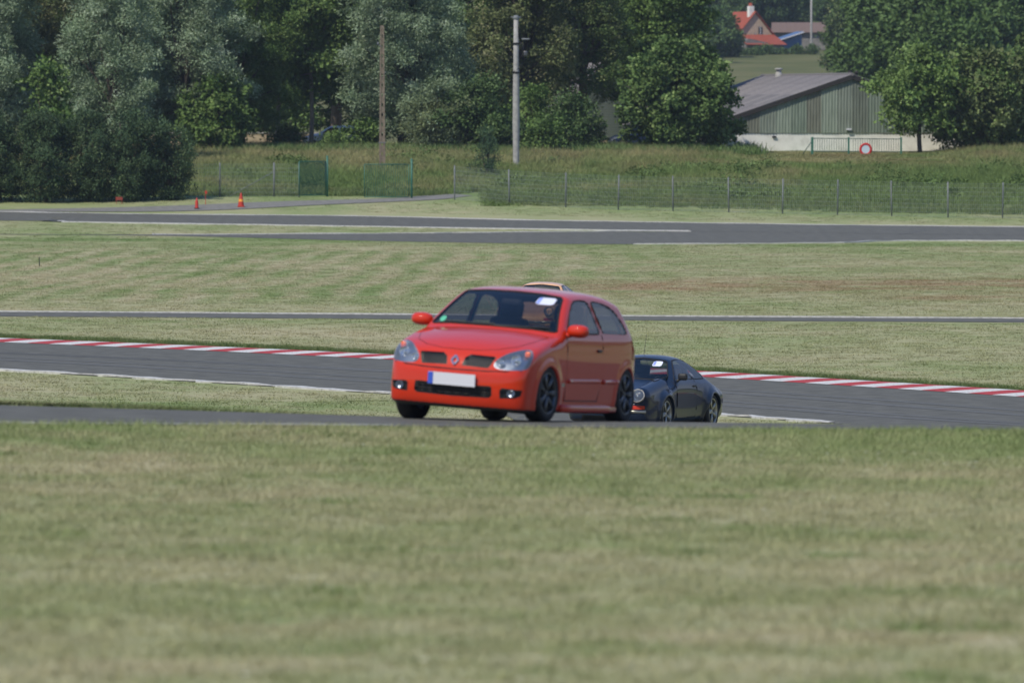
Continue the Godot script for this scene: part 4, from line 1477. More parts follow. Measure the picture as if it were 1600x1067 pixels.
func build_fences() -> void:
	var galv := textured("galvanised", noise_tex(91, 0.05, Color(0.38, 0.40, 0.41), Color(0.46, 0.48, 0.49), Color(0.53, 0.55, 0.56), 128), 1.0, 0.65)
	galv.metallic = 0.25
	var wire := mat("fence_wire", Color(0.55, 0.59, 0.57), 0.6, 0.3)
	var green := textured("gate_green", noise_tex(92, 0.05, Color(0.14, 0.34, 0.28), Color(0.18, 0.40, 0.33), Color(0.22, 0.44, 0.37), 128), 1.0, 0.5)
	var post := begin(true)
	add_tube(post, Vector3(0, -0.3, 0), Vector3(0, 1.68, 0), 0.036, 0.036, 8)
	add_lathe(post, [Vector2(0.04, 1.68), Vector2(0.034, 1.71), Vector2(0.0, 1.72)], 8)
	var post_mesh := done(post)
	# the long run to the right of the gates
	var o := thing("wire_fence", "long wire mesh fence on grey posts along the foot of the rough bank", "fence")
	var xs := [-2.86, -0.13, 2.64, 5.19, 7.85, 10.54, 13.11, 15.73, 18.29, 20.93, 23.5, 26.1, 28.7, 31.3, 34.0, 36.7]
	var ds := [350.1, 347.2, 345.2, 343.6, 342.8, 341.9, 340.9, 339.9, 338.8, 337.6, 337.0, 336.4, 335.8, 335.3, 334.9, 334.6]
	for i in xs.size():
		var p := part("post", post_mesh, galv, o, on_ground(xs[i], ds[i]))
		p.rotation = Vector3(0.02 * sin(i * 2.3), 0, 0.018 * sin(i * 1.7))
		if i:
			var st := begin()
			wire_panel(st, on_ground(xs[i - 1], ds[i - 1] - 0.04), on_ground(xs[i], ds[i] - 0.04), 1.6, 0.2, 0.1, 0.005)
			tag(part("wire_mesh", done(st), wire, o), "", "", "", "stuff")
	# the short run left of the gates
	o = thing("wire_fence", "short wire mesh fence with a leaning brace between hedge and green gate", "fence")
	xs = [-25.0, -22.5, -20.0, -17.3, -14.62, -11.92, -10.66]
	ds = [352.0, 352.0, 352.0, 352.0, 352.0, 352.3, 352.0]
	for i in xs.size():
		var p := part("post", post_mesh, galv, o, on_ground(xs[i], ds[i]))
		if i == 5: p.scale = Vector3(1.2, 1.0, 1.2)
		if i:
			var st := begin()
			wire_panel(st, on_ground(xs[i - 1], ds[i - 1] - 0.04), on_ground(xs[i], ds[i] - 0.04), 1.6, 0.2, 0.1, 0.005)
			tag(part("wire_mesh", done(st), wire, o), "", "", "", "stuff")
	var br := begin(true)
	add_tube(br, on_ground(-11.95, 352.3, 1.25), on_ground(-14.2, 352.1, 0.0), 0.02, 0.02, 6)
	part("brace", done(br), galv, o)
	# the closed-looking leaf, seen edge-on so that its bars close up, and the open leaf
	var g := thing("mesh_gate", "narrow green mesh gate leaf whose dense bars look nearly solid", "gate")
	gate_leaf(g, on_ground(-9.26, 352.5), on_ground(-10.62, 350.9), 1.78, 0.045, green)
	g = thing("mesh_gate", "wide open green gate leaf of thin upright bars by the drive", "gate")
	gate_leaf(g, on_ground(-5.01, 351.0), on_ground(-7.35, 350.4), 1.72, 0.11, green)

func gate_leaf(o: Node3D, hinge: Vector3, tip: Vector3, tall: float, gap: float, m: Material) -> void:
	tip.y = hinge.y
	var st := begin(true)
	add_tube(st, hinge - Vector3(0, 0.3, 0), hinge + Vector3(0, tall + 0.22, 0), 0.055, 0.055, 8)
	add_lathe(st, [Vector2(0.06, tall + 0.22), Vector2(0.05, tall + 0.26), Vector2(0, tall + 0.28)], 8, Basis.IDENTITY, hinge)
	part("gate_post", done(st), m, o)
	st = begin(true)
	var a := hinge.lerp(tip, 0.06) + Vector3(0, 0.08, 0)
	var b := tip + Vector3(0, 0.08, 0)
	var up := Vector3(0, tall - 0.1, 0)
	for e in [[a, b], [a + up, b + up], [a, a + up], [b, b + up]]:
		add_tube(st, e[0], e[1], 0.026, 0.026, 6)
	if gap < 0.06:
		add_tube(st, a + up * 0.88 + (b - a) * 0.02, a + up + (b - a) * 0.22, 0.02, 0.02, 5)
	part("gate_frame", done(st), m, o)
	var n := int(a.distance_to(b) / gap)
	if n > 40:
		st = begin()
		for i in range(1, n):
			add_tube(st, a.lerp(b, float(i) / n), a.lerp(b, float(i) / n) + up, 0.007, 0.007, 4, false)
		for k in 16:
			add_tube(st, a + up * (k + 1) / 17.0, b + up * (k + 1) / 17.0, 0.004, 0.004, 4, false)
		tag(part("bars", done(st), m, o), "", "", "", "stuff")
	else:
		st = begin()
		add_tube(st, Vector3.ZERO, up, 0.013, 0.013, 5, false)
		var bar := done(st)
		for i in range(1, n):
			part("bar", bar, m, o, a.lerp(b, float(i) / n))

func build_street_things() -> void:
	# concrete pole with a ladder of holes
	var conc := textured("pole_concrete", noise_tex(101, 0.03, Color(0.40, 0.36, 0.31), Color(0.47, 0.43, 0.375), Color(0.55, 0.50, 0.44), 256), 2.0)
	var o := thing("utility_pole", "brown grey concrete pole with a row of holes up its face", "pole", on_ground(-6.9, 374.0))
	var st := begin()
	var tall := 7.6
	for side in [-1.0, 1.0]:
		add_prism(st, poly([[side * 0.055, -0.4], [side * 0.175, -0.4], [side * 0.105, tall], [side * 0.03, tall]]), -0.11, 0.11)
	part("flanges", done(st), conc, o)
	st = begin()
	var y := 0.0
	while y < tall:
		add_box(st, Vector3(0, y + 0.17, 0), Vector3(0.115 - 0.05 * y / tall, 0.34, 0.17))
		y += 0.52
	part("web", done(st), conc, o)
	part("cap", box_mesh(Vector3(0.2, 0.16, 0.22), Vector3(0, tall + 0.08, 0)), conc, o)
	st = begin(true)
	add_tube(st, Vector3(0, tall - 1.0, 0.1), Vector3(-0.22, tall - 0.85, 0.1), 0.02, 0.02)
	add_lathe(st, [Vector2(0.0, 0.1), Vector2(0.05, 0.07), Vector2(0.06, 0.0), Vector2(0.03, -0.06), Vector2(0, -0.06)], 10, Basis.IDENTITY, Vector3(-0.22, tall - 0.82, 0.1))
	add_tube(st, Vector3(0.1, tall - 2.4, 0.1), Vector3(0.2, tall - 2.3, 0.1), 0.02, 0.02)
	part("insulator", done(st), M.galvanised, o)
	st = begin()
	add_box(st, Vector3(0, 1.55, 0), Vector3(0.40, 0.05, 0.26))
	part("strap", done(st), M.galvanised, o)
	# pale round pole with brackets
	var pale := textured("pale_concrete", noise_tex(102, 0.03, Color(0.52, 0.52, 0.51), Color(0.62, 0.62, 0.61), Color(0.69, 0.69, 0.68), 256), 2.0)
	o = thing("utility_pole", "tall pale grey tapered pole with metal brackets and a lamp arm", "pole", on_ground(0.22, 377.0))
	st = begin(true)
	add_lathe(st, [Vector2(0.16, -0.4), Vector2(0.175, 1.6), Vector2(0.19, 2.4), Vector2(0.175, 4.2), Vector2(0.15, 5.6), Vector2(0.13, 8.05), Vector2(0.0, 8.06)], 16)
	part("shaft", done(st), pale, o)
	st = begin(true)
	add_tube(st, Vector3(-0.28, 8.1, 0), Vector3(0.28, 8.1, 0), 0.035, 0.035, 8)
	add_lathe(st, [Vector2(0.16, 8.0), Vector2(0.19, 8.1), Vector2(0.10, 8.2), Vector2(0, 8.22)], 12)
	part("head_bracket", done(st), M.galvanised, o)
	st = begin(true)
	for yy in [5.15, 6.7]:
		add_lathe(st, [Vector2(0.155, yy - 0.05), Vector2(0.185, yy - 0.05), Vector2(0.18, yy + 0.05), Vector2(0.15, yy + 0.05)], 14)
	add_path(st, [Vector3(0.15, 6.72, 0.05), Vector3(0.38, 6.7, 0.05), Vector3(0.38, 6.2, 0.05), Vector3(0.15, 5.7, 0.05)], 0.022)
	add_path(st, [Vector3(0.14, 6.95, 0.08), Vector3(0.1, 7.9, 0.1)], 0.018)
	add_path(st, [Vector3(-0.2, 5.15, 0.12), Vector3(0.2, 5.4, 0.14), Vector3(0.3, 5.6, 0.1)], 0.02)
	part("bracket", done(st), M.black_plastic, o)
	st = begin(true)
	add_round_box(st, Vector3(0.52, 6.93, 0.05), Vector3(0.46, 0.1, 0.2), 0.04)
	part("lamp_head", done(st), M.galvanised, o)
	st = begin(true)
	add_round_box(st, Vector3(0.5, 6.15, 0.05), Vector3(0.2, 0.3, 0.18), 0.03)
	part("junction_box", done(st), M.dull_steel, o)
	# far pole near the cottage
	o = thing("utility_pole", "slim pale pole on the hillside beside the blue shed", "pole", on_ground(40.9, 962.0))
	st = begin(true)
	add_lathe(st, [Vector2(0.17, -0.4), Vector2(0.15, 3.0), Vector2(0.12, 8.2), Vector2(0.0, 8.21)], 12)
	part("shaft", done(st), pale, o)
	part("cross_arm", box_mesh(Vector3(1.4, 0.1, 0.1), Vector3(0, 7.8, 0.16)), M.galvanised, o)
	# cones and stakes
	mat("cone_red", Color(0.70, 0.19, 0.13), 0.6)
	mat("cone_yellow", Color(0.92, 0.62, 0.22), 0.6)
	o = thing("traffic_cone", "tall slim red cone on the edge of the gate drive", "cone", on_ground(-15.42, 344.0, 0.03))
	st = begin(true)
	add_lathe(st, [Vector2(0.10, 0.03), Vector2(0.08, 0.1), Vector2(0.075, 0.36), Vector2(0.04, 0.43), Vector2(0.03, 0.53), Vector2(0.0, 0.54)], 14)
	part("shell", done(st), M.cone_red, o)
	part("base", box_mesh(Vector3(0.24, 0.04, 0.24), Vector3(0, 0.02, 0)), M.rubber, o)
	o = thing("traffic_cone", "red cone with a yellow band standing below the leaning fence brace", "cone", on_ground(-13.3, 345.2, 0.03))
	st = begin(true)
	add_lathe(st, [Vector2(0.15, 0.03), Vector2(0.12, 0.26)], 14)
	add_lathe(st, [Vector2(0.105, 0.38), Vector2(0.05, 0.6), Vector2(0.03, 0.68), Vector2(0, 0.69)], 14)
	part("shell", done(st), M.cone_red, o)
	st = begin(true)
	add_lathe(st, [Vector2(0.12, 0.26), Vector2(0.105, 0.38)], 14)
	part("band", done(st), M.cone_yellow, o)
	part("base", box_mesh(Vector3(0.34, 0.04, 0.34), Vector3(0, 0.02, 0)), M.cone_red, o)
	o = thing("marker_stake", "thin red marker stake beside the slim red cone", "stake", on_ground(-15.1, 346.6))
	st = begin()
	add_tube(st, Vector3(0, -0.1, 0), Vector3(0, 0.7, 0), 0.014, 0.014, 6)
	part("rod", done(st), M.cone_red, o)
	part("flag", box_mesh(Vector3(0.1, 0.14, 0.015), Vector3(0.02, 0.64, 0)), M.cone_red, o)
	o = thing("marker_board", "small rust red board on legs in front of the conifer hedge", "board", on_ground(-19.4, 347.3))
	st = begin()
	add_box(st, Vector3(0, 0.27, 0), Vector3(0.34, 0.16, 0.03))
	part("panel", done(st), mat("rust_red", Color(0.52, 0.22, 0.17), 0.8), o)
	for x in [-0.13, 0.13]:
		st = begin()
		add_tube(st, Vector3(x, -0.05, 0.03), Vector3(x * 1.1, 0.2, 0.0), 0.014, 0.014, 5)
		part("leg", done(st), M.rust_red, o)
	o = thing("marker_stake", "short dark stake standing alone in the mown field", "stake", on_ground(-17.7, 263.5))
	st = begin()
	add_tube(st, Vector3(0, -0.1, 0), Vector3(-0.02, 0.34, 0), 0.022, 0.018, 6)
	part("rod", done(st), M.black_plastic, o)
	# low gate with the round no-entry board, before the barn
	var grey_green := mat("gate_bar", Color(0.16, 0.30, 0.27), 0.6)
	o = thing("bar_gate", "low green gate of upright bars in front of the barn's white wall", "gate", on_ground(16.9, 396.0))
	for x in [0.0, 2.05, 5.0]:
		st = begin()
		add_box(st, Vector3(x, 0.42, 0), Vector3(0.14 if x < 1 else 0.1, 1.15, 0.12))
		part("gate_post", done(st), M.gate_green, o)
	st = begin()
	for yy in [0.2, 0.93]:
		add_tube(st, Vector3(0.05, yy, 0), Vector3(5.0, yy - 0.04, 0), 0.025, 0.025, 6)
	part("rail", done(st), grey_green, o)
	st = begin()
	add_tube(st, Vector3(0, 0.2, 0), Vector3(0, 0.92, 0), 0.011, 0.011, 5)
	var bar := done(st)
	for i in 36:
		if i != 15: part("bar", bar, grey_green, o, Vector3(0.16 + i * 0.134, -0.01, 0))
	st = begin(true)
	add_tube(st, Vector3(0, 0.8, 0.03), Vector3(-0.6, -0.05, 0.03), 0.025, 0.025, 6)
	part("stay", done(st), grey_green, o)
	o = thing("round_sign", "round white sign with a thick red rim hung on the bar gate", "sign", on_ground(19.9, 395.9) + Vector3(0, 0.32, 0.03))
	st = begin(true)
	add_lathe(st, [Vector2(0.23, 0.035), Vector2(0.24, 0.05), Vector2(0.355, 0.05), Vector2(0.36, 0.035), Vector2(0.36, 0.0), Vector2(0, 0)], 36, Basis(Vector3(1, 0, 0), PI / 2))
	part("red_rim", done(st), mat("sign_red", Color(0.72, 0.13, 0.13), 0.5), o)
	st = begin(true)
	add_lathe(st, [Vector2(0.24, 0.036), Vector2(0.0, 0.036)], 36, Basis(Vector3(1, 0, 0), PI / 2))
	part("white_face", done(st), mat("sign_white", Color(0.72, 0.80, 0.84), 0.5), o)
	o = thing("low_wall", "low beige roadside wall behind the trees beside the white parked car", "wall", on_ground(-16.5, 421.0))
	st = begin()
	for i in 6:
		add_box(st, Vector3(-5.5 + i * 2.2, 0.45, 0), Vector3(2.194, 0.9, 0.25))
	part("wall", done(st), textured("beige_wall", noise_tex(105, 0.03, Color(0.55, 0.49, 0.41), Color(0.64, 0.58, 0.49), Color(0.70, 0.64, 0.55), 128), 3.0), o)
	part("coping", box_mesh(Vector3(13.4, 0.08, 0.34), Vector3(0, 0.942, 0)), M.pale_concrete, o)

# ---------------------------------------------------------------- buildings
func corrugated(w: float, h0: float, h1: float, pitch: float, depth: float) -> ArrayMesh:
	# an upright sheet in the xy plane, its top running from h0 to h1, waves along x
	var st := begin(true)
	var n := maxi(4, int(w / pitch) * 4)
	for i in n:
		var p := []
		for k in [i, i + 1]:
			var x: float = w * k / n
			var z := depth * sin(TAU * x / pitch)
			p.append(Vector3(x, 0, z))
			p.append(Vector3(x, lerpf(h0, h1, x / w), z))
		quad(st, p[0], p[1], p[3], p[2])
	return done(st)

func build_barn() -> void:
	# own axes: x along the gable, z towards the viewer, origin at the gable's apex foot
	var o := thing("barn", "long barn with green weathered sheet gable, white base wall and grey roof", "building", Vector3(19.6, 2.64, -406.0), deg_to_rad(11.5))
	var white := textured("white_render", noise_tex(111, 0.02, Color(0.78, 0.78, 0.755), Color(0.89, 0.89, 0.87), Color(0.93, 0.93, 0.915), 256), 4.0)
	var half := 8.2
	var long := 22.0
	var eave := 1.95
	var top := 4.72
	var base := 1.5
	var st := begin()
	add_box(st, Vector3(0, base / 2, -0.15), Vector3(half * 2, base, 0.3))
	add_box(st, Vector3(-half + 0.15, base / 2, -long / 2), Vector3(0.3, base, long - 0.62))
	add_box(st, Vector3(half - 0.15, base / 2, -long / 2), Vector3(0.3, base, long - 0.62))
	add_box(st, Vector3(0, base / 2, -long + 0.15), Vector3(half * 2, base, 0.3))
	part("base_wall", done(st), white, o)
	var sheets := []
	var tones := [Color(0.45, 0.505, 0.45), Color(0.42, 0.48, 0.435), Color(0.51, 0.56, 0.505), Color(0.435, 0.45, 0.40), Color(0.48, 0.52, 0.475), Color(0.40, 0.435, 0.39)]
	for k in tones.size():
		var c: Color = tones[k]
		var m := textured("gable_sheet_%d" % k, noise_tex(120 + k, 0.02, c.darkened(0.18), c, c.lightened(0.12), 256), 2.4, 0.75, false)
		m.uv1_scale = Vector3(1.6, 0.12, 1.0)
		sheets.append(m)
	var w := half * 2 / 18.0
	for i in 18:
		var x := -half + i * w
		var ha := lerpf(top, eave, absf(x) / half) - base
		var hb := lerpf(top, eave, absf(x + w) / half) - base
		var p := part("gable_sheet", corrugated(w + 0.03, ha, hb, 0.18, 0.02), sheets[[0, 2, 3, 4, 2, 0, 3, 2, 4, 5, 0, 1, 4, 0, 2, 4, 0, 2][i]], o, Vector3(x, base - 0.06, 0.05 + 0.012 * (i % 2)))
		p.rotation.x = 0.0
	for side in [-1.0, 1.0]:
		st = begin()
		add_box(st, Vector3(side * (half - 0.1), (eave + base) / 2, -long / 2), Vector3(0.12, eave - base - 0.02, long - 0.4))
		part("side_wall", done(st), sheets[0], o)
	st = begin()
	add_prism(st, poly([[-half, base], [half, base], [half, eave - 0.05], [0, top - 0.1], [-half, eave - 0.05]]), -long + 0.3, -long + 0.1)
	part("rear_gable", done(st), sheets[1], o)
	# roof: sheets in courses, each slope
	var roofs := []
	for k in 3:
		var c: Color = [Color(0.45, 0.435, 0.435), Color(0.48, 0.465, 0.46), Color(0.42, 0.41, 0.41)][k]
		roofs.append(textured("roof_sheet_%d" % k, noise_tex(130 + k, 0.03, c.darkened(0.12), c, c.lightened(0.1), 256), 1.6, 0.85))
	var slope := atan2(top - eave, half)
	var run := Vector2(half, top - eave).length() + 0.45
	var courses := 5
	var across := 20
	var cw := (long + 0.6) / across
	var ch := run / courses
	st = begin(true)
	var waves := 6
	for i in waves * 4:
		var q := []
		for k in [i, i + 1]:
			var u: float = (cw + 0.02) * k / (waves * 4)
			var hh := 0.022 * sin(TAU * k / 4.0)
			q.append(Vector3(0, hh + 0.02, -u))
			q.append(Vector3(ch + 0.08, hh, -u))
		quad(st, q[0], q[1], q[3], q[2])
	var sheet_mesh := done(st)
	for side in [-1.0, 1.0]:
		for i in courses:
			for k in across:
				var p := part("roof_sheet", sheet_mesh, roofs[(i * 7 + k * 5 + (k * k) % 3) % 3], o)
				var along := i * ch
				p.position = Vector3(side * cos(slope) * along, top + 0.06 - sin(slope) * along + (courses - i) * 0.004, 0.2 - k * cw)
				p.rotation.z = -slope if side > 0 else slope
				if side < 0: p.scale.x = -1.0
	st = begin()
	add_tube(st, Vector3(0, top + 0.09, 0.25), Vector3(0, top + 0.09, -long - 0.2), 0.1, 0.1, 8)
	part("ridge_cap", done(st), roofs[2], o)
	for side in [-1.0, 1.0]:
		st = begin()
		var a := Vector3(side * 0.0, top - 0.04, 0.17)
		var b := Vector3(side * cos(slope) * run, top - 0.04 - sin(slope) * run, 0.17)
		var n := (b - a).normalized()
		add_box(st, (a + b) / 2 + Vector3(side * 0.003, 0, 0), Vector3(run, 0.26, 0.06), Basis(n, Vector3(-n.y, n.x, 0), Vector3(0, 0, 1)))
		part("barge_board", done(st), mat("dark_board", Color(0.17, 0.16, 0.155), 0.8), o)
	st = begin(true)
	add_lathe(st, [Vector2(0.2, top - 0.2), Vector2(0.2, top + 0.25), Vector2(0.16, top + 0.27), Vector2(0.16, top + 0.42), Vector2(0.26, top + 0.44), Vector2(0.24, top + 0.52), Vector2(0, top + 0.54)], 14, Basis.IDENTITY, Vector3(-0.2, 0.0, -17.0))
	part("roof_vent", done(st), M.pale_concrete, o)
	for dx in [0.9, 1.3]:
		st = begin(true)
		add_lathe(st, [Vector2(0.07, top - 0.6), Vector2(0.07, top + 0.15), Vector2(0.12, top + 0.18), Vector2(0.1, top + 0.3), Vector2(0, top + 0.32)], 10, Basis.IDENTITY, Vector3(dx, 0, -4.0))
		part("flue", done(st), M.dark_board, o)
	part("wall_lamp", box_mesh(Vector3(0.28, 0.1, 0.12), Vector3(-0.2, base + 0.15, 0.14)), M.plate_white, o)
	part("wall_box", box_mesh(Vector3(0.22, 0.1, 0.1), Vector3(-4.6, base - 0.28, 0.05)), M.black_plastic, o)

func build_shed() -> void:
	var o := thing("slatted_shed", "grey green slatted shed with a steep grey roof between the trees", "building", Vector3(5.6, 2.95, -428.0), deg_to_rad(8.0))
	var slat_m := textured("slat_paint", noise_tex(141, 0.03, Color(0.30, 0.35, 0.33), Color(0.37, 0.42, 0.40), Color(0.43, 0.47, 0.45), 128), 1.5, 0.8, false)
	part("base_wall", box_mesh(Vector3(5.6, 0.6, 6.0), Vector3(0, 0.3, -3)), M.beige_wall, o)
	var st := begin()
	add_prism(st, poly([[-2.7, 0.0], [2.7, 0.0], [2.7, 1.8], [0, 4.6], [-2.7, 1.8]]), -5.9, -0.06, Basis.IDENTITY, Vector3(0, 0.6, 0))
	part("core_wall", done(st), slat_m, o)
	st = begin()
	add_box(st, Vector3(0, 0.075, 0), Vector3(1, 0.13, 0.05), Basis(Vector3(1, 0, 0), 0.2))
	var slat := done(st)
	for k in 30:
		var y := k * 0.15
		var half := 2.72 if y < 1.75 else 2.72 * (4.55 - y) / 2.8
		if half < 0.2: break
		var p := part("slat", slat, slat_m, o, Vector3(0, 0.6 + y, 0.0))
		p.scale.x = half * 2.0
	for side in [-1.0, 1.0]:
		st = begin()
		var a := Vector3(0, 5.3, 0)
		var b := Vector3(side * 3.1, 2.1, 0)
		var n := (b - a).normalized()
		add_box(st, (a + b) / 2 + Vector3(0, 0, -2.9), Vector3(a.distance_to(b), 0.12, 6.5), Basis(n, Vector3(-n.y, n.x, 0), Vector3(0, 0, 1)))
		part("roof", done(st), M.roof_sheet_1, o)

func build_cottage() -> void:
	var tile := textured("roof_tile", noise_tex(151, 0.05, Color(0.50, 0.23, 0.17), Color(0.58, 0.28, 0.20), Color(0.64, 0.34, 0.25), 256), 2.0, 0.85)
	var wall := textured("old_render", noise_tex(152, 0.03, Color(0.60, 0.54, 0.47), Color(0.70, 0.63, 0.55), Color(0.76, 0.69, 0.60), 256), 3.0)
	var o := thing("cottage", "small cottage with red tiled roofs and a white chimney on the hillside", "building", on_ground(33.0, 955.0) + Vector3(0, -0.7, 0), deg_to_rad(24.0))
	var g := [[-2.7, 0.0], [2.7, 0.0], [2.7, 3.0], [0.0, 6.1], [-2.7, 3.0]]
	var st := begin()
	add_prism(st, poly(g), -6.5, 0.0)
	part("wall", done(st), wall, o)
	for side in [-1.0, 1.0]:
		st = begin()
		var a := Vector3(0, 6.28, -3.2)
		var b := Vector3(side * 3.1, 2.75, -3.2)
		var n := (b - a).normalized()
		# courses of tiles as overlapping steps
		for k in 14:
			var p := a.lerp(b, (k + 0.5) / 14.0)
			add_box(st, p + Vector3(-n.y * 0.02, n.x * 0.02, 0) * side, Vector3(a.distance_to(b) / 14.0 + 0.06, 0.06, 7.0), Basis(Vector3(0, 0, 1), -0.06 * side) * Basis(n, Vector3(-n.y, n.x, 0), Vector3(0, 0, 1)))
		part("roof", done(st), tile, o)
	st = begin()
	add_box(st, Vector3(-0.35, 6.2, -0.7), Vector3(0.7, 1.7, 0.7))
	var ch := part("chimney", done(st), M.white_render, o)
	st = begin(true)
	add_lathe(st, [Vector2(0.3, 7.05), Vector2(0.24, 7.45), Vector2(0, 7.5)], 10, Basis.IDENTITY, Vector3(-0.35, 0, -0.7))
	part("chimney_pot", done(st), tile, ch)
	for q in [[0.75, 3.6, 0.55, 1.3], [0.0, 3.1, 0.3, 0.5]]:
		var win := part("window", box_mesh(Vector3(q[2], q[3], 0.12), Vector3(q[0], q[1], 0.02)), mat("dark_pane", Color(0.12, 0.13, 0.15), 0.1), o)
		part("window_frame", box_mesh(Vector3(0.06, q[3], 0.06), Vector3(q[0], q[1], 0.1)), M.plate_white, win)
	# lean-to with its own red roof
	st = begin()
	add_prism(st, poly([[-3.1, 0.0], [2.6, 0.0], [2.6, 1.6], [-2.6, 2.6], [-3.1, 2.4]]), 0.02, 3.6)
	part("lean_to_wall", done(st), textured("grey_render", noise_tex(153, 0.03, Color(0.40, 0.40, 0.39), Color(0.47, 0.46, 0.45), Color(0.53, 0.52, 0.5), 128), 3.0), o)
	st = begin()
	for k in 8:
		var y := 3.05 - 0.17 * k
		add_box(st, Vector3(-0.2, y, 0.35 + 0.5 * k), Vector3(6.0, 0.08, 0.58), Basis(Vector3(1, 0, 0), 0.30))
	part("lean_to_roof", done(st), tile, o)
	var fr := part("window", box_mesh(Vector3(0.1, 1.0, 0.9), Vector3(-3.12, 1.5, 2.0)), M.dark_pane, o)
	st = begin()
	for q in [[0.0, 0.55, 0.14, 1.24], [0.0, -0.55, 0.14, 1.24], [0.55, 0.0, 1.0, 0.14], [-0.55, 0.0, 1.0, 0.14]]:
		add_box(st, Vector3(-3.19, 1.5 + q[1], 2.0 + q[0]), Vector3(0.1, q[2], q[3]))
	part("window_frame", done(st), M.plate_white, fr)
	part("door_step", box_mesh(Vector3(2.4, 0.3, 0.4), Vector3(1.2, 0.9, 3.66)), M.plate_white, o)
	o = thing("blue_shed", "small blue shed with a brown roof beside the cottage", "building", on_ground(37.6, 958.0) + Vector3(0, -0.2, 0), deg_to_rad(12.0))
	st = begin()
	add_prism(st, poly([[-1.9, 0.0], [1.9, 0.0], [1.9, 2.6], [-1.9, 1.4]]), -3.0, 0.0)
	part("wall", done(st), textured("blue_board", noise_tex(154, 0.04, Color(0.24, 0.36, 0.53), Color(0.29, 0.42, 0.60), Color(0.35, 0.48, 0.64), 128), 2.0), o)
	st = begin()
	add_box(st, Vector3(-0.1, 2.35, -1.2), Vector3(4.3, 0.1, 3.9), Basis(Vector3(0, 0, 1), 0.31))
	part("roof", done(st), M.blue_board, o)
	st = begin()
	add_box(st, Vector3(-0.1, 2.28, 0.82), Vector3(4.4, 0.16, 0.08), Basis(Vector3(0, 0, 1), 0.31))
	part("barge_board", done(st), M.plate_white, o)
	o = thing("brown_outbuilding", "long low outbuilding with a brown tiled roof behind the blue shed", "building", on_ground(40.5, 968.0), deg_to_rad(-4.0))
	part("wall", box_mesh(Vector3(9.0, 2.4, 4.0), Vector3(0, 1.2, 0)), M.grey_render, o)
	for side in [-1.0, 1.0]:
		st = begin()
		add_box(st, Vector3(0, 3.05, side * 1.25), Vector3(9.6, 0.12, 2.9), Basis(Vector3(1, 0, 0), 0.5 * side))
		part("roof", done(st), textured("brown_tile", noise_tex(155, 0.05, Color(0.36, 0.30, 0.28), Color(0.43, 0.36, 0.33), Color(0.48, 0.42, 0.38), 128), 2.0), o)

# ---------------------------------------------------------------- trees, hedge, weeds and grass
var leaf := {}

# a spray of leaves: small kite-shaped faces spread through a ball, lying mostly like leaves on a twig end
func spray(seed_: int, count: int, size: float, slim: float, reach: float, droop: float) -> ArrayMesh:
	rng.seed = seed_
	var st := begin()
	for i in count:
		var dir := Vector3(rng.randfn(), rng.randfn() * 0.75, rng.randfn()).normalized()
		var at := dir * reach * pow(rng.randf(), 0.45)
		var along := (dir + Vector3(rng.randfn(), rng.randfn(), rng.randfn()) * 0.55 + Vector3(0, droop, 0)).normalized()
		var face := Vector3(rng.randfn() * 0.6, 1.0, rng.randfn() * 0.6)
		var across := along.cross(face).normalized()
		var l := size * rng.randf_range(0.7, 1.25)
		var w := l * slim
		var n := across.cross(along).normalized()
		var tip := at + along * l
		var b := at + along * l * 0.42 + across * w - n * w * 0.22
		var c := at + along * l * 0.42 - across * w - n * w * 0.22
		tri(st, at, b, tip)
		tri(st, at, tip, c)
	return done(st)

func leaf_mat(called: String, back: Color) -> StandardMaterial3D:
	var m := mat(called, Color.WHITE, 0.75)
	m.vertex_color_use_as_albedo = true
	m.backlight_enabled = true
	m.backlight = back
	m.metallic_specular = 0.18
	m.cull_mode = BaseMaterial3D.CULL_DISABLED
	return m

func prepare_leaves() -> void:
	leaf["broad"] = [spray(1, 16, 0.17, 0.36, 0.34, 0.0), spray(2, 16, 0.15, 0.40, 0.36, -0.2)]
	leaf["willow"] = [spray(3, 22, 0.20, 0.15, 0.36, -0.25), spray(4, 22, 0.18, 0.17, 0.40, 0.2)]
	leaf["conifer"] = [spray(5, 22, 0.16, 0.20, 0.26, -0.1), spray(6, 22, 0.15, 0.22, 0.28, -0.3)]
	leaf["maple"] = [spray(7, 14, 0.20, 0.45, 0.38, -0.1), spray(8, 14, 0.18, 0.45, 0.36, -0.2)]
	leaf["far"] = [spray(9, 16, 0.34, 0.42, 0.75, -0.1), spray(10, 16, 0.32, 0.42, 0.75, -0.1)]
	leaf_mat("leaf_surface", Color(0.45, 0.5, 0.3))
	textured("bark", noise_tex(161, 0.04, Color(0.22, 0.19, 0.16), Color(0.30, 0.27, 0.23), Color(0.40, 0.37, 0.33), 256), 0.9)
	textured("pale_bark", noise_tex(162, 0.04, Color(0.38, 0.36, 0.33), Color(0.50, 0.48, 0.45), Color(0.60, 0.58, 0.55), 256), 0.8)

func limb(st: SurfaceTool, a: Vector3, b: Vector3, ra: float, rb: float, sway: float) -> void:
	var mid := a.lerp(b, 0.5) + Vector3(rng.randfn(), 0, rng.randfn()) * sway
	var prev := a
	for k in range(1, 6):
		var t := k / 5.0
		var p := a.lerp(mid, t).lerp(mid.lerp(b, t), t)
		add_tube(st, prev, p, lerpf(ra, rb, (k - 1) / 5.0), lerpf(ra, rb, t), 7, false)
		prev = p

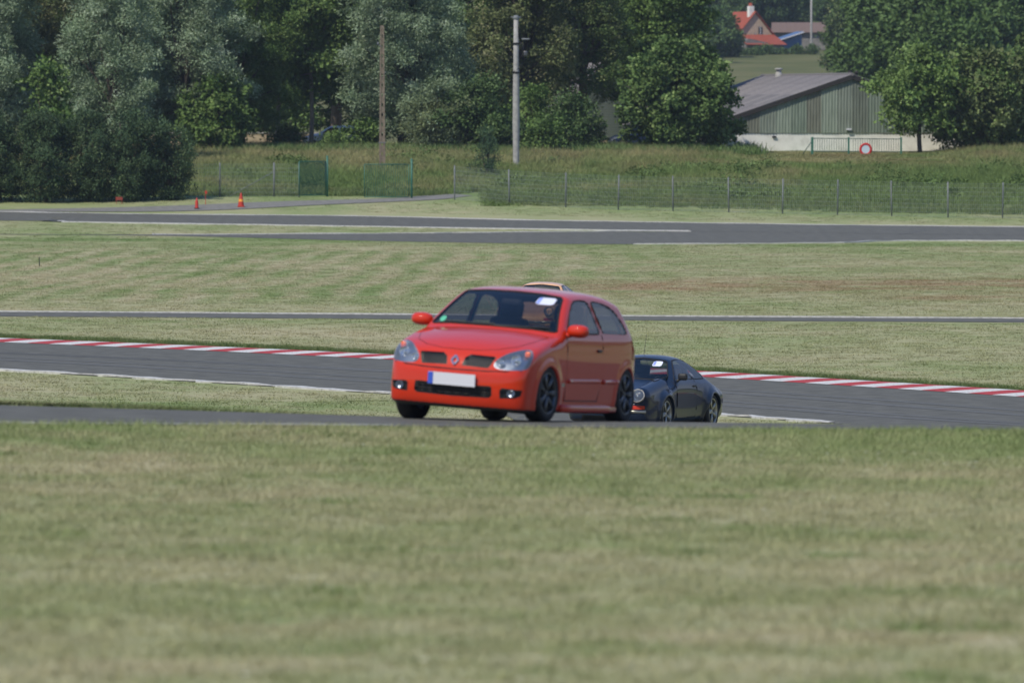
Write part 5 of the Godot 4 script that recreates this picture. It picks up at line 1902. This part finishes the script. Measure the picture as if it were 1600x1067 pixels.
# one tree: a trunk with limbs to each lobe of the crown; the crown's sprays stand on the lobes' shells, thinned by noise
func tree(called: String, label: String, at: Vector3, tall: float, wide: float, kind: String, tones: Array, seed_: int, opt := {}) -> Node3D:
	var o := thing(called, label, opt.get("category", "tree"), at, 0.0, opt.get("group", ""))
	rng.seed = seed_
	var low: float = opt.get("low", 0.22)          # where the crown begins, as a share of the height
	var lobes := []
	var n: int = opt.get("lobes", 16)
	var shape: float = opt.get("shape", 1.0)        # >1 pointed
	var squash: float = opt.get("squash", 0.8)
	for i in n:
		var t := (i + rng.randf()) / n
		var y := lerpf(low, 0.93, t)
		var body := pow(sin(PI * clampf(lerpf(0.18, 0.97, t), 0.0, 1.0)), 0.7) if shape <= 1.0 else pow(1.0 - t, 0.8) + 0.06
		var a := i * 2.399 + rng.randf() * 0.9
		var rad := wide * 0.5 * body * rng.randf_range(0.4, 0.82)
		var r: float = wide * rng.randf_range(0.17, 0.27) * lerpf(0.75, 1.0, body) * (0.62 if shape > 1.0 else 1.0)
		lobes.append([Vector3(cos(a) * rad, y * tall, sin(a) * rad), r])
	var st := begin(true)
	var tr: float = opt.get("trunk", 0.018 * tall + 0.05)
	var fork := Vector3(rng.randfn() * 0.15, tall * clampf(low + 0.08, 0.12, 0.5), rng.randfn() * 0.15)
	limb(st, Vector3(0, -0.3, 0), fork, tr * 1.25, tr * 0.85, 0.12)
	limb(st, fork, Vector3(rng.randfn() * 0.3, tall * 0.86, rng.randfn() * 0.3), tr * 0.8, tr * 0.15, 0.3)
	for l in lobes:
		if rng.randf() < 0.75:
			limb(st, fork + Vector3(0, rng.randf() * 0.25 * (l[0].y - fork.y), 0), l[0], tr * 0.42, tr * 0.08, 0.35)
	part("trunk", done(st), M[opt.get("bark", "bark")], o)
	# sprays
	var step: float = opt.get("step", 1.0)
	var where := [[], []]
	var tint := [[], []]
	var gap := FastNoiseLite.new()
	gap.seed = seed_
	gap.frequency = opt.get("gap_freq", 0.55)
	gap.noise_type = FastNoiseLite.TYPE_SIMPLEX_SMOOTH
	var density: float = opt.get("density", 1.0)
	for l in lobes:
		var count := int(l[1] * l[1] * 66.0 * density / (step * step))
		var tone := rng.randf()
		# boughs: leafy pads on the lobe's shell, with hollows between them
		var pads := []
		for i in maxi(3, int(l[1] * l[1] * 7.0 / (step * step))):
			var out := Vector3(rng.randfn(), rng.randfn() + 0.15, rng.randfn()).normalized()
			pads.append([l[0] + Vector3(out.x, out.y * squash, out.z) * l[1] * rng.randf_range(0.62, 1.1), rng.randf_range(0.28, 0.62) * step, rng.randf_range(0.72, 1.22)])
		for i in count:
			var dir := Vector3(rng.randfn(), rng.randfn() + 0.25, rng.randfn()).normalized()
			var pad: Array = pads[rng.randi() % pads.size()]
			var p: Vector3 = pad[0] + Vector3(dir.x, dir.y * 0.6, dir.z) * pad[1] * pow(rng.randf(), 0.4)
			if rng.randf() < 0.16:
				p = l[0] + dir * l[1] * rng.randf_range(0.2, 0.8)
			if p.y < tall * low * 0.75 or gap.get_noise_3dv(p + at * 0.1) > opt.get("gap", 0.36):
				continue
			var b := Basis.from_euler(Vector3(rng.randfn() * 0.35, rng.randf() * TAU, rng.randfn() * 0.35)).scaled(Vector3.ONE * rng.randf_range(0.75, 1.25) * step)
			var k := 0 if rng.randf() < 0.5 else 1
			where[k].append(Transform3D(b, p))
			var c: Color = tones[0].lerp(tones[1], clampf(tone * 0.5 + rng.randf() * 0.5, 0.0, 1.0))
			if tones.size() > 2 and rng.randf() < 0.12: c = tones[2]
			tint[k].append(c * (pad[2] * rng.randf_range(1.05, 1.28)))
	for k in 2:
		var mm := MultiMesh.new()
		mm.transform_format = MultiMesh.TRANSFORM_3D
		mm.use_colors = true
		mm.mesh = leaf[kind][k]
		mm.instance_count = where[k].size()
		for i in where[k].size():
			mm.set_instance_transform(i, where[k][i])
			mm.set_instance_color(i, tint[k][i])
		var c := MultiMeshInstance3D.new()
		c.name = "crown"
		c.multimesh = mm
		c.material_override = M.leaf_surface
		c.set_meta("kind", "stuff")
		o.add_child(c, true)
	return o

# leaf base colours, linear
const WILLOW := [Color(0.155, 0.215, 0.125), Color(0.25, 0.325, 0.21), Color(0.31, 0.375, 0.27)]
const OLIVE := [Color(0.095, 0.125, 0.052), Color(0.165, 0.19, 0.085), Color(0.22, 0.22, 0.12)]
const DEEP := [Color(0.048, 0.09, 0.033), Color(0.10, 0.155, 0.057), Color(0.14, 0.20, 0.085)]
const FRESH := [Color(0.07, 0.125, 0.036), Color(0.13, 0.20, 0.06), Color(0.18, 0.25, 0.09)]
const FIR := [Color(0.036, 0.066, 0.034), Color(0.068, 0.108, 0.052), Color(0.10, 0.14, 0.065)]
const SPRUCE := [Color(0.040, 0.075, 0.045), Color(0.070, 0.115, 0.060)]

func build_trees() -> void:
	prepare_leaves()
	# row of tall trees behind everything on the left
	var i := 0
	for x in [-37, -32.5, -28.5, -24, -20, -15.5, -11.5, -7, -2.5, 1.5, 6.5]:
		var g := on_ground(x, 446.0 + 9.0 * sin(i * 2.1))
		tree("backdrop_tree", "tall dark leafy tree in the dense row behind the front trees", g, 14.5 + 1.5 * sin(i * 1.3), 8.0, "broad", [DEEP[1], FRESH[1], DEEP[2]], 300 + i, {"group": "trees in the dense back row", "low": 0.06, "lobes": 18, "gap": 0.55, "step": 1.5, "density": 1.2})
		i += 1
	# grey-green willows
	var w := {"low": 0.12, "lobes": 26, "gap": 0.42}
	var told := ["grey green willow whose crown spreads over the hedge's outer end", "olive tinted willow directly behind the bright green young tree", "silver green willow just above the middle of the conifer hedge", "tall grey green willow above the hedge end near the beige wall", "grey green willow behind the outermost hedge conifer", "dark green tree between the grey willows and the pale stemmed trees"]
	for a in [[-29.5, 388, 12.5, 8.6, 401, WILLOW], [-24.6, 394, 13.0, 7.0, 402, OLIVE], [-21.8, 383, 10.5, 5.8, 403, WILLOW], [-18.6, 398, 12.5, 7.5, 404, WILLOW], [-33.5, 394, 12.0, 8.0, 405, WILLOW], [-15.6, 403, 12.5, 6.0, 406, FRESH]]:
		tree("willow" if a[4] < 406 else "leafy_tree", told[a[4] - 401], on_ground(a[0], a[1]), a[2], a[3], "willow", a[5], a[4], w)
	tree("willow", "broad grey green willow standing right behind the holed concrete pole", on_ground(-6.1, 404), 12.2, 8.2, "willow", WILLOW, 410, {"low": 0.1, "lobes": 30, "gap": 0.4})
	tree("willow", "small grey willow bush at the foot of the broad willow", on_ground(-4.2, 398), 4.0, 4.6, "willow", [WILLOW[0], OLIVE[1], WILLOW[1]], 411, {"low": 0.08, "lobes": 12, "gap": 0.5})
	tree("young_tree", "bright green young tree rising out of the conifer hedge", on_ground(-24.2, 369), 6.3, 2.7, "maple", FRESH, 420, {"low": 0.3, "lobes": 12, "gap": 0.5})
	# deep green trees with pale stems between the willows
	tree("alder", "dark green tree with pale bare stems beside the white parked car", on_ground(-11.6, 405.5), 13.0, 5.6, "maple", [DEEP[1], FRESH[1], FRESH[2]], 431, {"low": 0.27, "lobes": 22, "gap": 0.4, "bark": "pale_bark", "trunk": 0.12})
	tree("alder", "dark green tree with a twisted trunk behind the round green shrub", on_ground(-13.6, 408), 13.5, 5.6, "broad", FRESH, 432, {"low": 0.2, "lobes": 22, "gap": 0.4, "bark": "pale_bark", "trunk": 0.12})
	tree("alder", "fresh green tall tree between the twisted trunk and the broad willow", on_ground(-10.6, 420), 14.0, 6.5, "broad", FRESH, 433, {"low": 0.3, "lobes": 20, "gap": 0.45})
	tree("shrub", "round green shrub beside the end of the conifer hedge", on_ground(-16.4, 396), 4.4, 4.4, "maple", FRESH, 440, {"low": 0.05, "lobes": 16, "gap": 0.6, "category": "shrub"})
	for a in [[-10.0, 401.5, 1.05, 2.2, 441, "low green bush in front of the white parked car"], [-8.4, 402, 1.7, 2.4, 443, "low dark bush between the white parked car and the holed pole"], [-13.0, 404, 1.3, 2.2, 442, "low green bush in front of the beige wall"], [-2.2, 398, 4.2, 4.4, 444, "green bush between the broad willow and the pale pole"], [0.8, 401, 3.6, 3.8, 445, "dark green bush right behind the pale pole"], [3.4, 399, 3.4, 3.6, 446, "rounded bush in front of the slatted shed"], [1.8, 394, 2.0, 2.6, 447, "low leafy bush at the bank top beyond the pale pole"]]:
		tree("shrub", a[5], on_ground(a[0], a[1]), a[2], a[3], "broad", FRESH if a[4] % 2 else DEEP, a[4], {"low": 0.04, "lobes": 14, "gap": 0.55, "category": "shrub"})
	# olive tall trees around the pale pole
	tree("olive_tree", "tall olive brown tree behind the pale round pole", on_ground(0.4, 414), 13.5, 6.6, "broad", OLIVE, 451, {"low": 0.2, "lobes": 24, "gap": 0.42})
	tree("olive_tree", "tall olive tree leaning over the slatted shed", on_ground(4.2, 417), 13.0, 6.0, "broad", [OLIVE[0], FRESH[0], OLIVE[1]], 452, {"low": 0.24, "lobes": 22, "gap": 0.40})
	tree("maple", "tall light green maple behind the big round tree", on_ground(9.2, 424), 12.8, 6.6, "maple", FRESH, 453, {"low": 0.3, "lobes": 24, "gap": 0.42})
	tree("round_tree", "big round green tree standing left of the barn beside its roof edge", on_ground(9.75, 399), 6.1, 6.2, "maple", [DEEP[0], FRESH[1], FRESH[2]], 460, {"low": 0.06, "lobes": 30, "gap": 0.5})
	tree("spruce", "small young spruce in the tall grass beside the pale pole", on_ground(-1.3, 367), 2.7, 2.0, "conifer", SPRUCE, 461, {"low": 0.05, "lobes": 16, "gap": 0.5, "shape": 2.0, "step": 0.6, "density": 1.3})
	# right of the barn
	tree("forked_tree", "airy green tree with a dark forked trunk in front of the barn's end", on_ground(23.3, 401), 5.8, 5.4, "maple", [FRESH[1], FRESH[1], FRESH[2]], 470, {"low": 0.27, "lobes": 22, "gap": 0.10, "gap_freq": 0.8, "trunk": 0.12, "density": 0.8})
	tree("leafy_tree", "broad yellow green tree beyond the forked tree", on_ground(26.9, 403), 5.8, 5.6, "maple", [FRESH[0], OLIVE[1], FRESH[1]], 471, {"low": 0.05, "lobes": 24, "gap": 0.45})
	tree("leafy_tree", "tall yellow green tree at the end of the bank", on_ground(30.6, 406), 6.8, 6.0, "maple", [FRESH[0], OLIVE[1], FRESH[1]], 472, {"low": 0.05, "lobes": 24, "gap": 0.45})
	# hill: dark trees far behind the barn
	var h := 0
	for a in [[34, 560, 11, 11], [37.5, 610, 10, 9], [38.5, 585, 13, 13], [46, 600, 14, 13], [35, 640, 15, 12]]:
		tree("hill_tree", "large dark tree on the slope behind the forked tree", on_ground(a[0], a[1]) + Vector3(0, -0.6, 0), a[2], a[3], "far", [DEEP[0], DEEP[1], FRESH[1]] if h % 2 else [FRESH[0], DEEP[1]], 480 + h, {"group": "dark trees on the slope", "low": 0.03, "lobes": 26, "gap": 0.5, "density": 0.55})
		h += 1
	tree("hill_tree", "silvery tree on the slope above the dark trees", on_ground(50, 660), 15, 8, "far", WILLOW, 490, {"low": 0.05, "lobes": 22, "gap": 0.5, "density": 0.6})
	tree("hill_bush", "many-stemmed olive bush tree above the barn ridge", on_ground(38.9, 808), 8.2, 6.6, "far", [OLIVE[0], FRESH[0], OLIVE[1]], 491, {"low": 0.08, "lobes": 22, "gap": 0.45, "density": 0.6})
	tree("hill_tree", "dark tree with a thick trunk right behind the cottage", on_ground(36.3, 992), 10, 9.5, "far", [DEEP[0], FIR[1]], 492, {"low": 0.42, "lobes": 18, "gap": 0.5, "density": 0.7, "trunk": 0.8})
	for a in [[24.5, 905, 6.5, 6], [27.6, 935, 6.0, 5.5], [28.6, 948, 3.6, 3.4]]:
		tree("hill_bush", "dark bushy tree beside the cottage gable", on_ground(a[0], a[1]), a[2], a[3], "far", DEEP, 500 + h, {"group": "bushes beside the cottage", "low": 0.03, "lobes": 18, "gap": 0.55, "density": 0.7})
		h += 1
	for x in [29.8, 31.2, 32.8, 34.4, 36.2, 38.2, 40.4]:
		tree("low_bush", "low dark bush along the foot of the cottage", on_ground(x, 946.0 + 2.0 * sin(x * 3.0)), 0.8 + 0.3 * sin(x * 5.0), 1.9, "maple", DEEP, 540 + h, {"group": "bushes along the cottage foot", "low": 0.03, "lobes": 10, "gap": 0.6, "category": "shrub"})
		h += 1
	# wood along the hilltop
	var k := 0
	for x in range(6, 92, 6):
		var d := 1015.0 + 22.0 * sin(x * 1.7)
		tree("wood_tree", "dark tree in the wood along the hilltop", on_ground(x, d), 13.0 + 2.0 * sin(x * 0.9), 9.5, "far", [DEEP[0], DEEP[1], FIR[1]], 520 + k, {"group": "wood along the hilltop", "low": 0.05, "lobes": 20, "gap": 0.55, "density": 0.6})
		k += 1
	for x in [48.0, 53.0, 58.0, 64.0]:
		tree("wood_tree", "dark tree at the lower edge of the hillside wood", on_ground(x, 890.0 + 12.0 * sin(x)), 11.5, 8.5, "far", [DEEP[0], DEEP[1]], 560 + k, {"group": "lower edge of the hillside wood", "low": 0.04, "lobes": 20, "gap": 0.55, "density": 0.6})
		k += 1
	# dark conifer hedge in front of the willows
	var c := 0
	for a in [[-33.0, 348.6, 4.2, 3.4], [-30.4, 349.2, 4.5, 3.2], [-28.0, 348.4, 4.6, 3.0], [-25.6, 348.9, 4.3, 2.9], [-23.2, 348.5, 4.7, 2.9], [-21.0, 349.0, 4.4, 2.9], [-18.9, 349.4, 4.5, 2.9], [-17.1, 350.2, 3.7, 2.6]]:
		tree("hedge_conifer", "dark bushy conifer in the hedge along the far track", on_ground(a[0], a[1]), a[2], a[3], "conifer", FIR, 580 + c, {"group": "conifers of the hedge", "low": 0.02, "lobes": 26, "gap": 0.6, "step": 0.9, "density": 1.3, "category": "conifer"})
		c += 1

# ---------------------------------------------------------------- grass
func tuft(seed_: int, count: int, tall: float, reach: float, thick: float, lean: float) -> ArrayMesh:
	rng.seed = seed_
	var st := begin()
	for i in count:
		var a := rng.randf() * TAU
		var r := reach * sqrt(rng.randf())
		var p := Vector3(cos(a) * r, -0.01, sin(a) * r)
		var h := tall * rng.randf_range(0.5, 1.15)
		var bend := Vector3(rng.randfn(), 0, rng.randfn()) * lean * h
		var b := rng.randf() * TAU
		var s := Vector3(cos(b), 0, sin(b)) * thick * rng.randf_range(0.7, 1.3)
		var m := p + Vector3(0, h * 0.6, 0) + bend * 0.35
		tri(st, p - s, m - s * 0.6, m + s * 0.6)
		tri(st, p - s, m + s * 0.6, p + s)
		tri(st, m - s * 0.6, p + Vector3(0, h, 0) + bend, m + s * 0.6)
	return done(st)

func strew(called: String, label: String, mesh: Mesh, spots: Array, tints: Array, m: Material, flat_scale := 1.0) -> void:
	var mm := MultiMesh.new()
	mm.transform_format = MultiMesh.TRANSFORM_3D
	mm.use_colors = true
	mm.mesh = mesh
	mm.instance_count = spots.size()
	for i in spots.size():
		mm.set_instance_transform(i, spots[i])
		mm.set_instance_color(i, tints[i])
	var o := MultiMeshInstance3D.new()
	o.name = numbered(called)
	o.multimesh = mm
	o.material_override = m
	add_child(o)
	tag(o, label, "grass", "", "stuff")

func on_asphalt(x: float, d: float) -> bool:
	if d < 100.0:
		var near := lerpf(66.5, 68.9, clampf((x + 8.0) / 5.5, 0.0, 1.0)) if x < -2.5 else lerpf(68.9, 71.4, clampf((x + 2.5) / 7.7, 0.0, 1.0))
		var far := 75.4 if x < -4.0 else 75.4 + (x + 4.0) * 4.0
		return d > near + 0.05 and d < far
	if d < 134.0 and x > lerpf(0.4, 4.0, (d - 96.0) / 34.0) - 0.3 and d < 117.5:
		return true
	if d > 94.0 and d < 137.0 and x > 0.1 and x < 3.7:
		return true
	if d > 116.0 and d < 190.0:
		var edge := 135.9 - 1.45 * x if x < 1.0 else 135.9 - 1.75 * x
		if d > edge and d < kerb_d(x) + 2.9: return true
	if d > 180.0 and d < 200.0:
		var c := 192.2 - 0.235 * x
		return d < c + 0.3 and d > c - 4.3
	if d > 300.0:
		var t := 335.6 - 0.335 * x
		if x < 7.0 and d < t + 4.0 and d > t - 9.5: return true
		if x >= 7.0: return d > 306.5 + maxf(0.0, (x - 7.0) * 0.4) and d < t + 2.2
		if d < 321.5 + 0.12 * x and d > 318.9 - maxf(0.0, (x + 16.0) * 0.56): return true
		if x < 0.0 and x > -27.0 and d > 342.8 + maxf(0.0, (x + 15.0) * 0.6) and d < 344.6 + maxf(0.0, (x + 20.0) * 0.47): return true
	return false

func build_grass() -> void:
	var m := leaf_mat("grass_blade", Color(0.3, 0.33, 0.18))
	m.roughness = 0.7
	m.metallic_specular = 0.2
	var meshes := [tuft(21, 26, 0.05, 0.11, 0.0022, 0.7), tuft(22, 22, 0.06, 0.10, 0.0025, 0.6)]
	for k in 2:
		rng.seed = 700 + k
		var spots := []
		var tints := []
		for i in 15000:
			var d := 26.0 + 50.0 * pow(rng.randf(), 0.75)
			var x := rng.randf_range(-1.0, 1.0) * (0.074 * d + 1.6)
			if on_asphalt(x, d):
				continue
			var g := near_color(x, d)
			var s := rng.randf_range(0.6, 1.2) * (1.0 + 0.5 * clampf(n_mid.get_noise_2d(x, d), 0.0, 1.0))
			if d > 64.0: s *= 1.35
			spots.append(Transform3D(Basis(Vector3.UP, rng.randf() * TAU).scaled(Vector3(1.3, s, 1.3)), on_ground(x, d)))
			tints.append(g.srgb_to_linear() * rng.randf_range(0.8, 1.2))
		strew("foreground_grass", "short mown grass blades of the near lawn" if k == 0 else "slightly taller grass blades scattered over the near lawn", meshes[k], spots, tints, m)
	# infield: coarser tufts
	var field := tuft(23, 26, 0.075, 0.22, 0.005, 0.8)
	rng.seed = 710
	var sp := []
	var ti := []
	for i in 60000:
		var d := 78.0 + 274.0 * pow(rng.randf(), 0.9)
		var x := rng.randf_range(-1.0, 1.0) * (0.075 * d + 3.0)
		if on_asphalt(x, d):
			continue
		var g := near_color(x, d) if d < 100.0 else mid_color(x, d)
		var s := rng.randf_range(0.3, 0.75)
		if d < 100.0: s *= 1.8
		sp.append(Transform3D(Basis(Vector3.UP, rng.randf() * TAU).scaled(Vector3(1.5, s, 1.5)), on_ground(x, d)))
		ti.append(g.srgb_to_linear() * rng.randf_range(0.75, 1.2))
	strew("infield_grass", "mown grass tufts across the infield between the tracks", field, sp, ti, m)
	# rough grass on the bank
	var rough := [tuft(24, 30, 0.55, 0.30, 0.010, 0.35), tuft(25, 26, 0.42, 0.34, 0.014, 0.5)]
	for k in 2:
		rng.seed = 720 + k
		sp = []
		ti = []
		for i in 17000:
			var d := rng.randf_range(346.0, 404.0)
			var x := rng.randf_range(-37.0, 37.0)
			if d < 353.0 and x < -2.0 and x > -27.0:
				continue
			if d < 335.6 - 0.3 * x + 9.5 and x > -2.0 or x < -15.5 and d < 352.0:
				continue
			if x > -9.0 and x < -1.4 and d < 351.0 + maxf(0.0, x + 5.7) * 1.2:
				continue
			var g := bank_color(x, d)
			var s := rng.randf_range(0.55, 1.2) * (1.0 + 0.4 * n_big.get_noise_2d(x, d))
			s *= 0.35 + 0.65 * smoothstep(0.0, 7.0, d - (347.8 - 0.45 * x + 0.0045 * x * x if x > -3.0 else 352.4))
			s *= 1.0 - 0.8 * smoothstep(372.0, 386.0, d) * smoothstep(10.0, 14.0, x) * (1.0 - smoothstep(23.0, 27.0, x))
			sp.append(Transform3D(Basis(Vector3.UP, rng.randf() * TAU).scaled(Vector3(1.2, s, 1.2)), on_ground(x, d)))
			ti.append(g.srgb_to_linear() * rng.randf_range(0.7, 1.25))
		strew("bank_grass", "tall straw coloured grass on the bank behind the fence" if k == 0 else "rank green weeds on the bank behind the fence", rough[k], sp, ti, m)
	# nettles and brambles at the foot of the trees
	rng.seed = 725
	sp = []
	ti = []
	for i in 2600:
		var x := rng.randf_range(-18.0, 14.0)
		if x > 11.0 and rng.randf() < 0.6: continue
		sp.append(Transform3D(Basis(Vector3.UP, rng.randf() * TAU).scaled(Vector3(1.3, 1.0, 1.3) * rng.randf_range(0.7, 1.7)), on_ground(x, rng.randf_range(393.0, 404.0))))
		ti.append(Color(0.09, 0.155, 0.05).lerp(Color(0.17, 0.24, 0.09), rng.randf()) * rng.randf_range(0.8, 1.2))
	strew("nettles", "green nettles and brambles at the foot of the trees on the bank", rough[1], sp, ti, m)
	# brambles: leafy mounds on the bank, one of them in yellow flower
	rng.seed = 727
	sp = []
	ti = []
	for i in 64:
		var x := rng.randf_range(6.0, 36.0) if i < 46 else rng.randf_range(-15.0, 6.0)
		var d := rng.randf_range(349.0, 374.0) if x > 6.0 else rng.randf_range(356.0, 396.0)
		var r := rng.randf_range(0.4, 1.3)
		var c := Color(0.09, 0.15, 0.045).lerp(Color(0.15, 0.21, 0.075), rng.randf())
		if i == 3:
			x = 15.2
			d = 352.5
			r = 0.8
		if d < 349.0 - 0.42 * x + 0.0045 * x * x + 1.5:
			continue
		for k in int(34 * r):
			var a := rng.randf() * TAU
			var q := r * sqrt(rng.randf())
			sp.append(Transform3D(Basis.from_euler(Vector3(rng.randfn() * 0.3, rng.randf() * TAU, rng.randfn() * 0.3)).scaled(Vector3.ONE * rng.randf_range(0.6, 1.0)), on_ground(x + cos(a) * q, d + sin(a) * q, 0.1 + 0.55 * r * rng.randf() * (1.0 - q / r * 0.7))))
			ti.append((Color(0.42, 0.38, 0.06) if i == 3 and rng.randf() < 0.35 else c) * rng.randf_range(0.75, 1.25))
	strew("brambles", "leafy green bramble mounds scattered over the rough bank", leaf.broad[0], sp, ti, M.leaf_surface)
	# tall weeds along the fence foot on the right and the fringe along the kerb
	rng.seed = 730
	sp = []
	ti = []
	for i in 2600:
		var x := rng.randf_range(-15.0, 36.0)
		var d := 347.8 - 0.45 * x + 0.0045 * x * x + rng.randf_range(0.3, 6.0) if x > -3.0 else 352.4 + rng.randf_range(0.2, 4.0)
		if x > -8.0 and x < -1.4 and d < 351.0 + maxf(0.0, x + 5.7) * 1.2 or x < -9.0 and x > -10.8: continue
		sp.append(Transform3D(Basis(Vector3.UP, rng.randf() * TAU).scaled(Vector3.ONE * rng.randf_range(0.3, 0.9)), on_ground(x, d)))
		ti.append(Color(0.10, 0.16, 0.06).lerp(Color(0.18, 0.22, 0.09), rng.randf()) * rng.randf_range(0.8, 1.2))
	strew("fence_weeds", "green weeds growing through the foot of the wire fence", rough[1], sp, ti, m)
	rng.seed = 740
	sp = []
	ti = []
	for i in 2600:
		var x := rng.randf_range(-18.0, 15.0)
		var d := kerb_d(x) + 3.1 + absf(rng.randfn()) * 0.9
		sp.append(Transform3D(Basis(Vector3.UP, rng.randf() * TAU).scaled(Vector3(1.0, rng.randf_range(0.8, 1.7), 1.0)), on_ground(x, d)))
		ti.append(Color(0.07, 0.125, 0.035).lerp(Color(0.16, 0.18, 0.08), rng.randf()))
	for i in 1500:
		var x := rng.randf_range(-9.0, 0.5)
		var d := 75.7 + absf(rng.randfn()) * 1.6 + maxf(0.0, (x + 4.0) * 4.2)
		sp.append(Transform3D(Basis(Vector3.UP, rng.randf() * TAU).scaled(Vector3(0.8, rng.randf_range(0.6, 1.3), 0.8)), on_ground(x, d)))
		ti.append(Color(0.085, 0.135, 0.045).lerp(Color(0.17, 0.18, 0.09), rng.randf()))
	strew("verge_grass", "longer green grass along the kerb and the near track's verge", field, sp, ti, m)
	# daisies
	var st := begin()
	for k in 8:
		var a := TAU * k / 8
		tri(st, Vector3(0, 0.05, 0), Vector3(cos(a) * 0.012, 0.054, sin(a) * 0.012), Vector3(cos(a + 0.7) * 0.012, 0.054, sin(a + 0.7) * 0.012))
	rng.seed = 750
	sp = []
	ti = []
	for q in [[-0.7, 62.0, 14], [0.4, 61.0, 10], [3.0, 60.0, 16], [-0.2, 30.5, 4], [4.2, 58.0, 12], [1.4, 64.0, 10], [-3.0, 55.0, 6], [2.2, 47.0, 5]]:
		for i in q[2]:
			var x: float = q[0] + rng.randfn() * 0.6
			var d: float = q[1] + rng.randfn() * 1.6
			sp.append(Transform3D(Basis.IDENTITY.scaled(Vector3.ONE * rng.randf_range(0.9, 1.6)), on_ground(x, d)))
			ti.append(Color(0.72, 0.72, 0.66))
	strew("daisies", "tiny white daisies dotted in the near lawn", done(st), sp, ti, m)

# ---------------------------------------------------------------- scene
func _ready() -> void:
	prepare_terrain()
	prepare_noise()
	# camera: long lens on the spectators' bank, looking slightly down
	var cam := Camera3D.new()
	cam.name = "camera"
	var lens := CameraAttributesPhysical.new()
	lens.frustum_focal_length = 247.42
	lens.frustum_focus_distance = 150.0
	lens.frustum_near = 0.5
	lens.frustum_far = 4000.0
	lens.exposure_aperture = 4.6
	cam.attributes = lens
	cam.fov = 5.552
	cam.near = 0.5
	cam.far = 4000.0
	add_child(cam)
	cam.position = Vector3(0, 5.8, 0)
	cam.rotation.x = -atan(372.5 / 11000.0)
	cam.current = true
	# sky and sun: fair weather, sun high on the left, a little behind the camera
	var env := Environment.new()
	env.background_mode = Environment.BG_SKY
	var sky := ProceduralSkyMaterial.new()
	sky.sky_top_color = Color(0.36, 0.50, 0.74)
	sky.sky_horizon_color = Color(0.80, 0.84, 0.89)
	sky.sky_curve = 0.16
	sky.ground_bottom_color = Color(0.30, 0.32, 0.24)
	sky.ground_horizon_color = Color(0.55, 0.58, 0.52)
	sky.sun_angle_max = 20.0
	env.sky = Sky.new()
	env.sky.sky_material = sky
	env.tonemap_mode = Environment.TONE_MAPPER_LINEAR
	env.tonemap_exposure = 1.05
	env.sdfgi_enabled = true
	env.ssao_enabled = true
	env.ssil_enabled = true
	env.fog_enabled = true
	env.fog_density = 0.00009
	env.fog_light_color = Color(0.80, 0.87, 0.95)
	var we := WorldEnvironment.new()
	we.name = "environment"
	we.environment = env
	add_child(we)
	var sun := DirectionalLight3D.new()
	sun.name = "sun"
	sun.light_energy = 1.2
	sun.light_color = Color(1.0, 0.965, 0.90)
	sun.light_angular_distance = 0.53
	sun.shadow_enabled = true
	add_child(sun)
	sun.look_at_from_position(Vector3(-0.55, 1.02, 0.66), Vector3.ZERO)
	print("ground ", Time.get_ticks_msec())
	build_ground()
	build_tracks()
	print("cars ", Time.get_ticks_msec())
	build_cars()
	print("fences ", Time.get_ticks_msec())
	build_fences()
	build_street_things()
	build_barn()
	build_shed()
	build_cottage()
	print("trees ", Time.get_ticks_msec())
	build_trees()
	print("grass ", Time.get_ticks_msec())
	build_grass()
	print("done ", Time.get_ticks_msec())
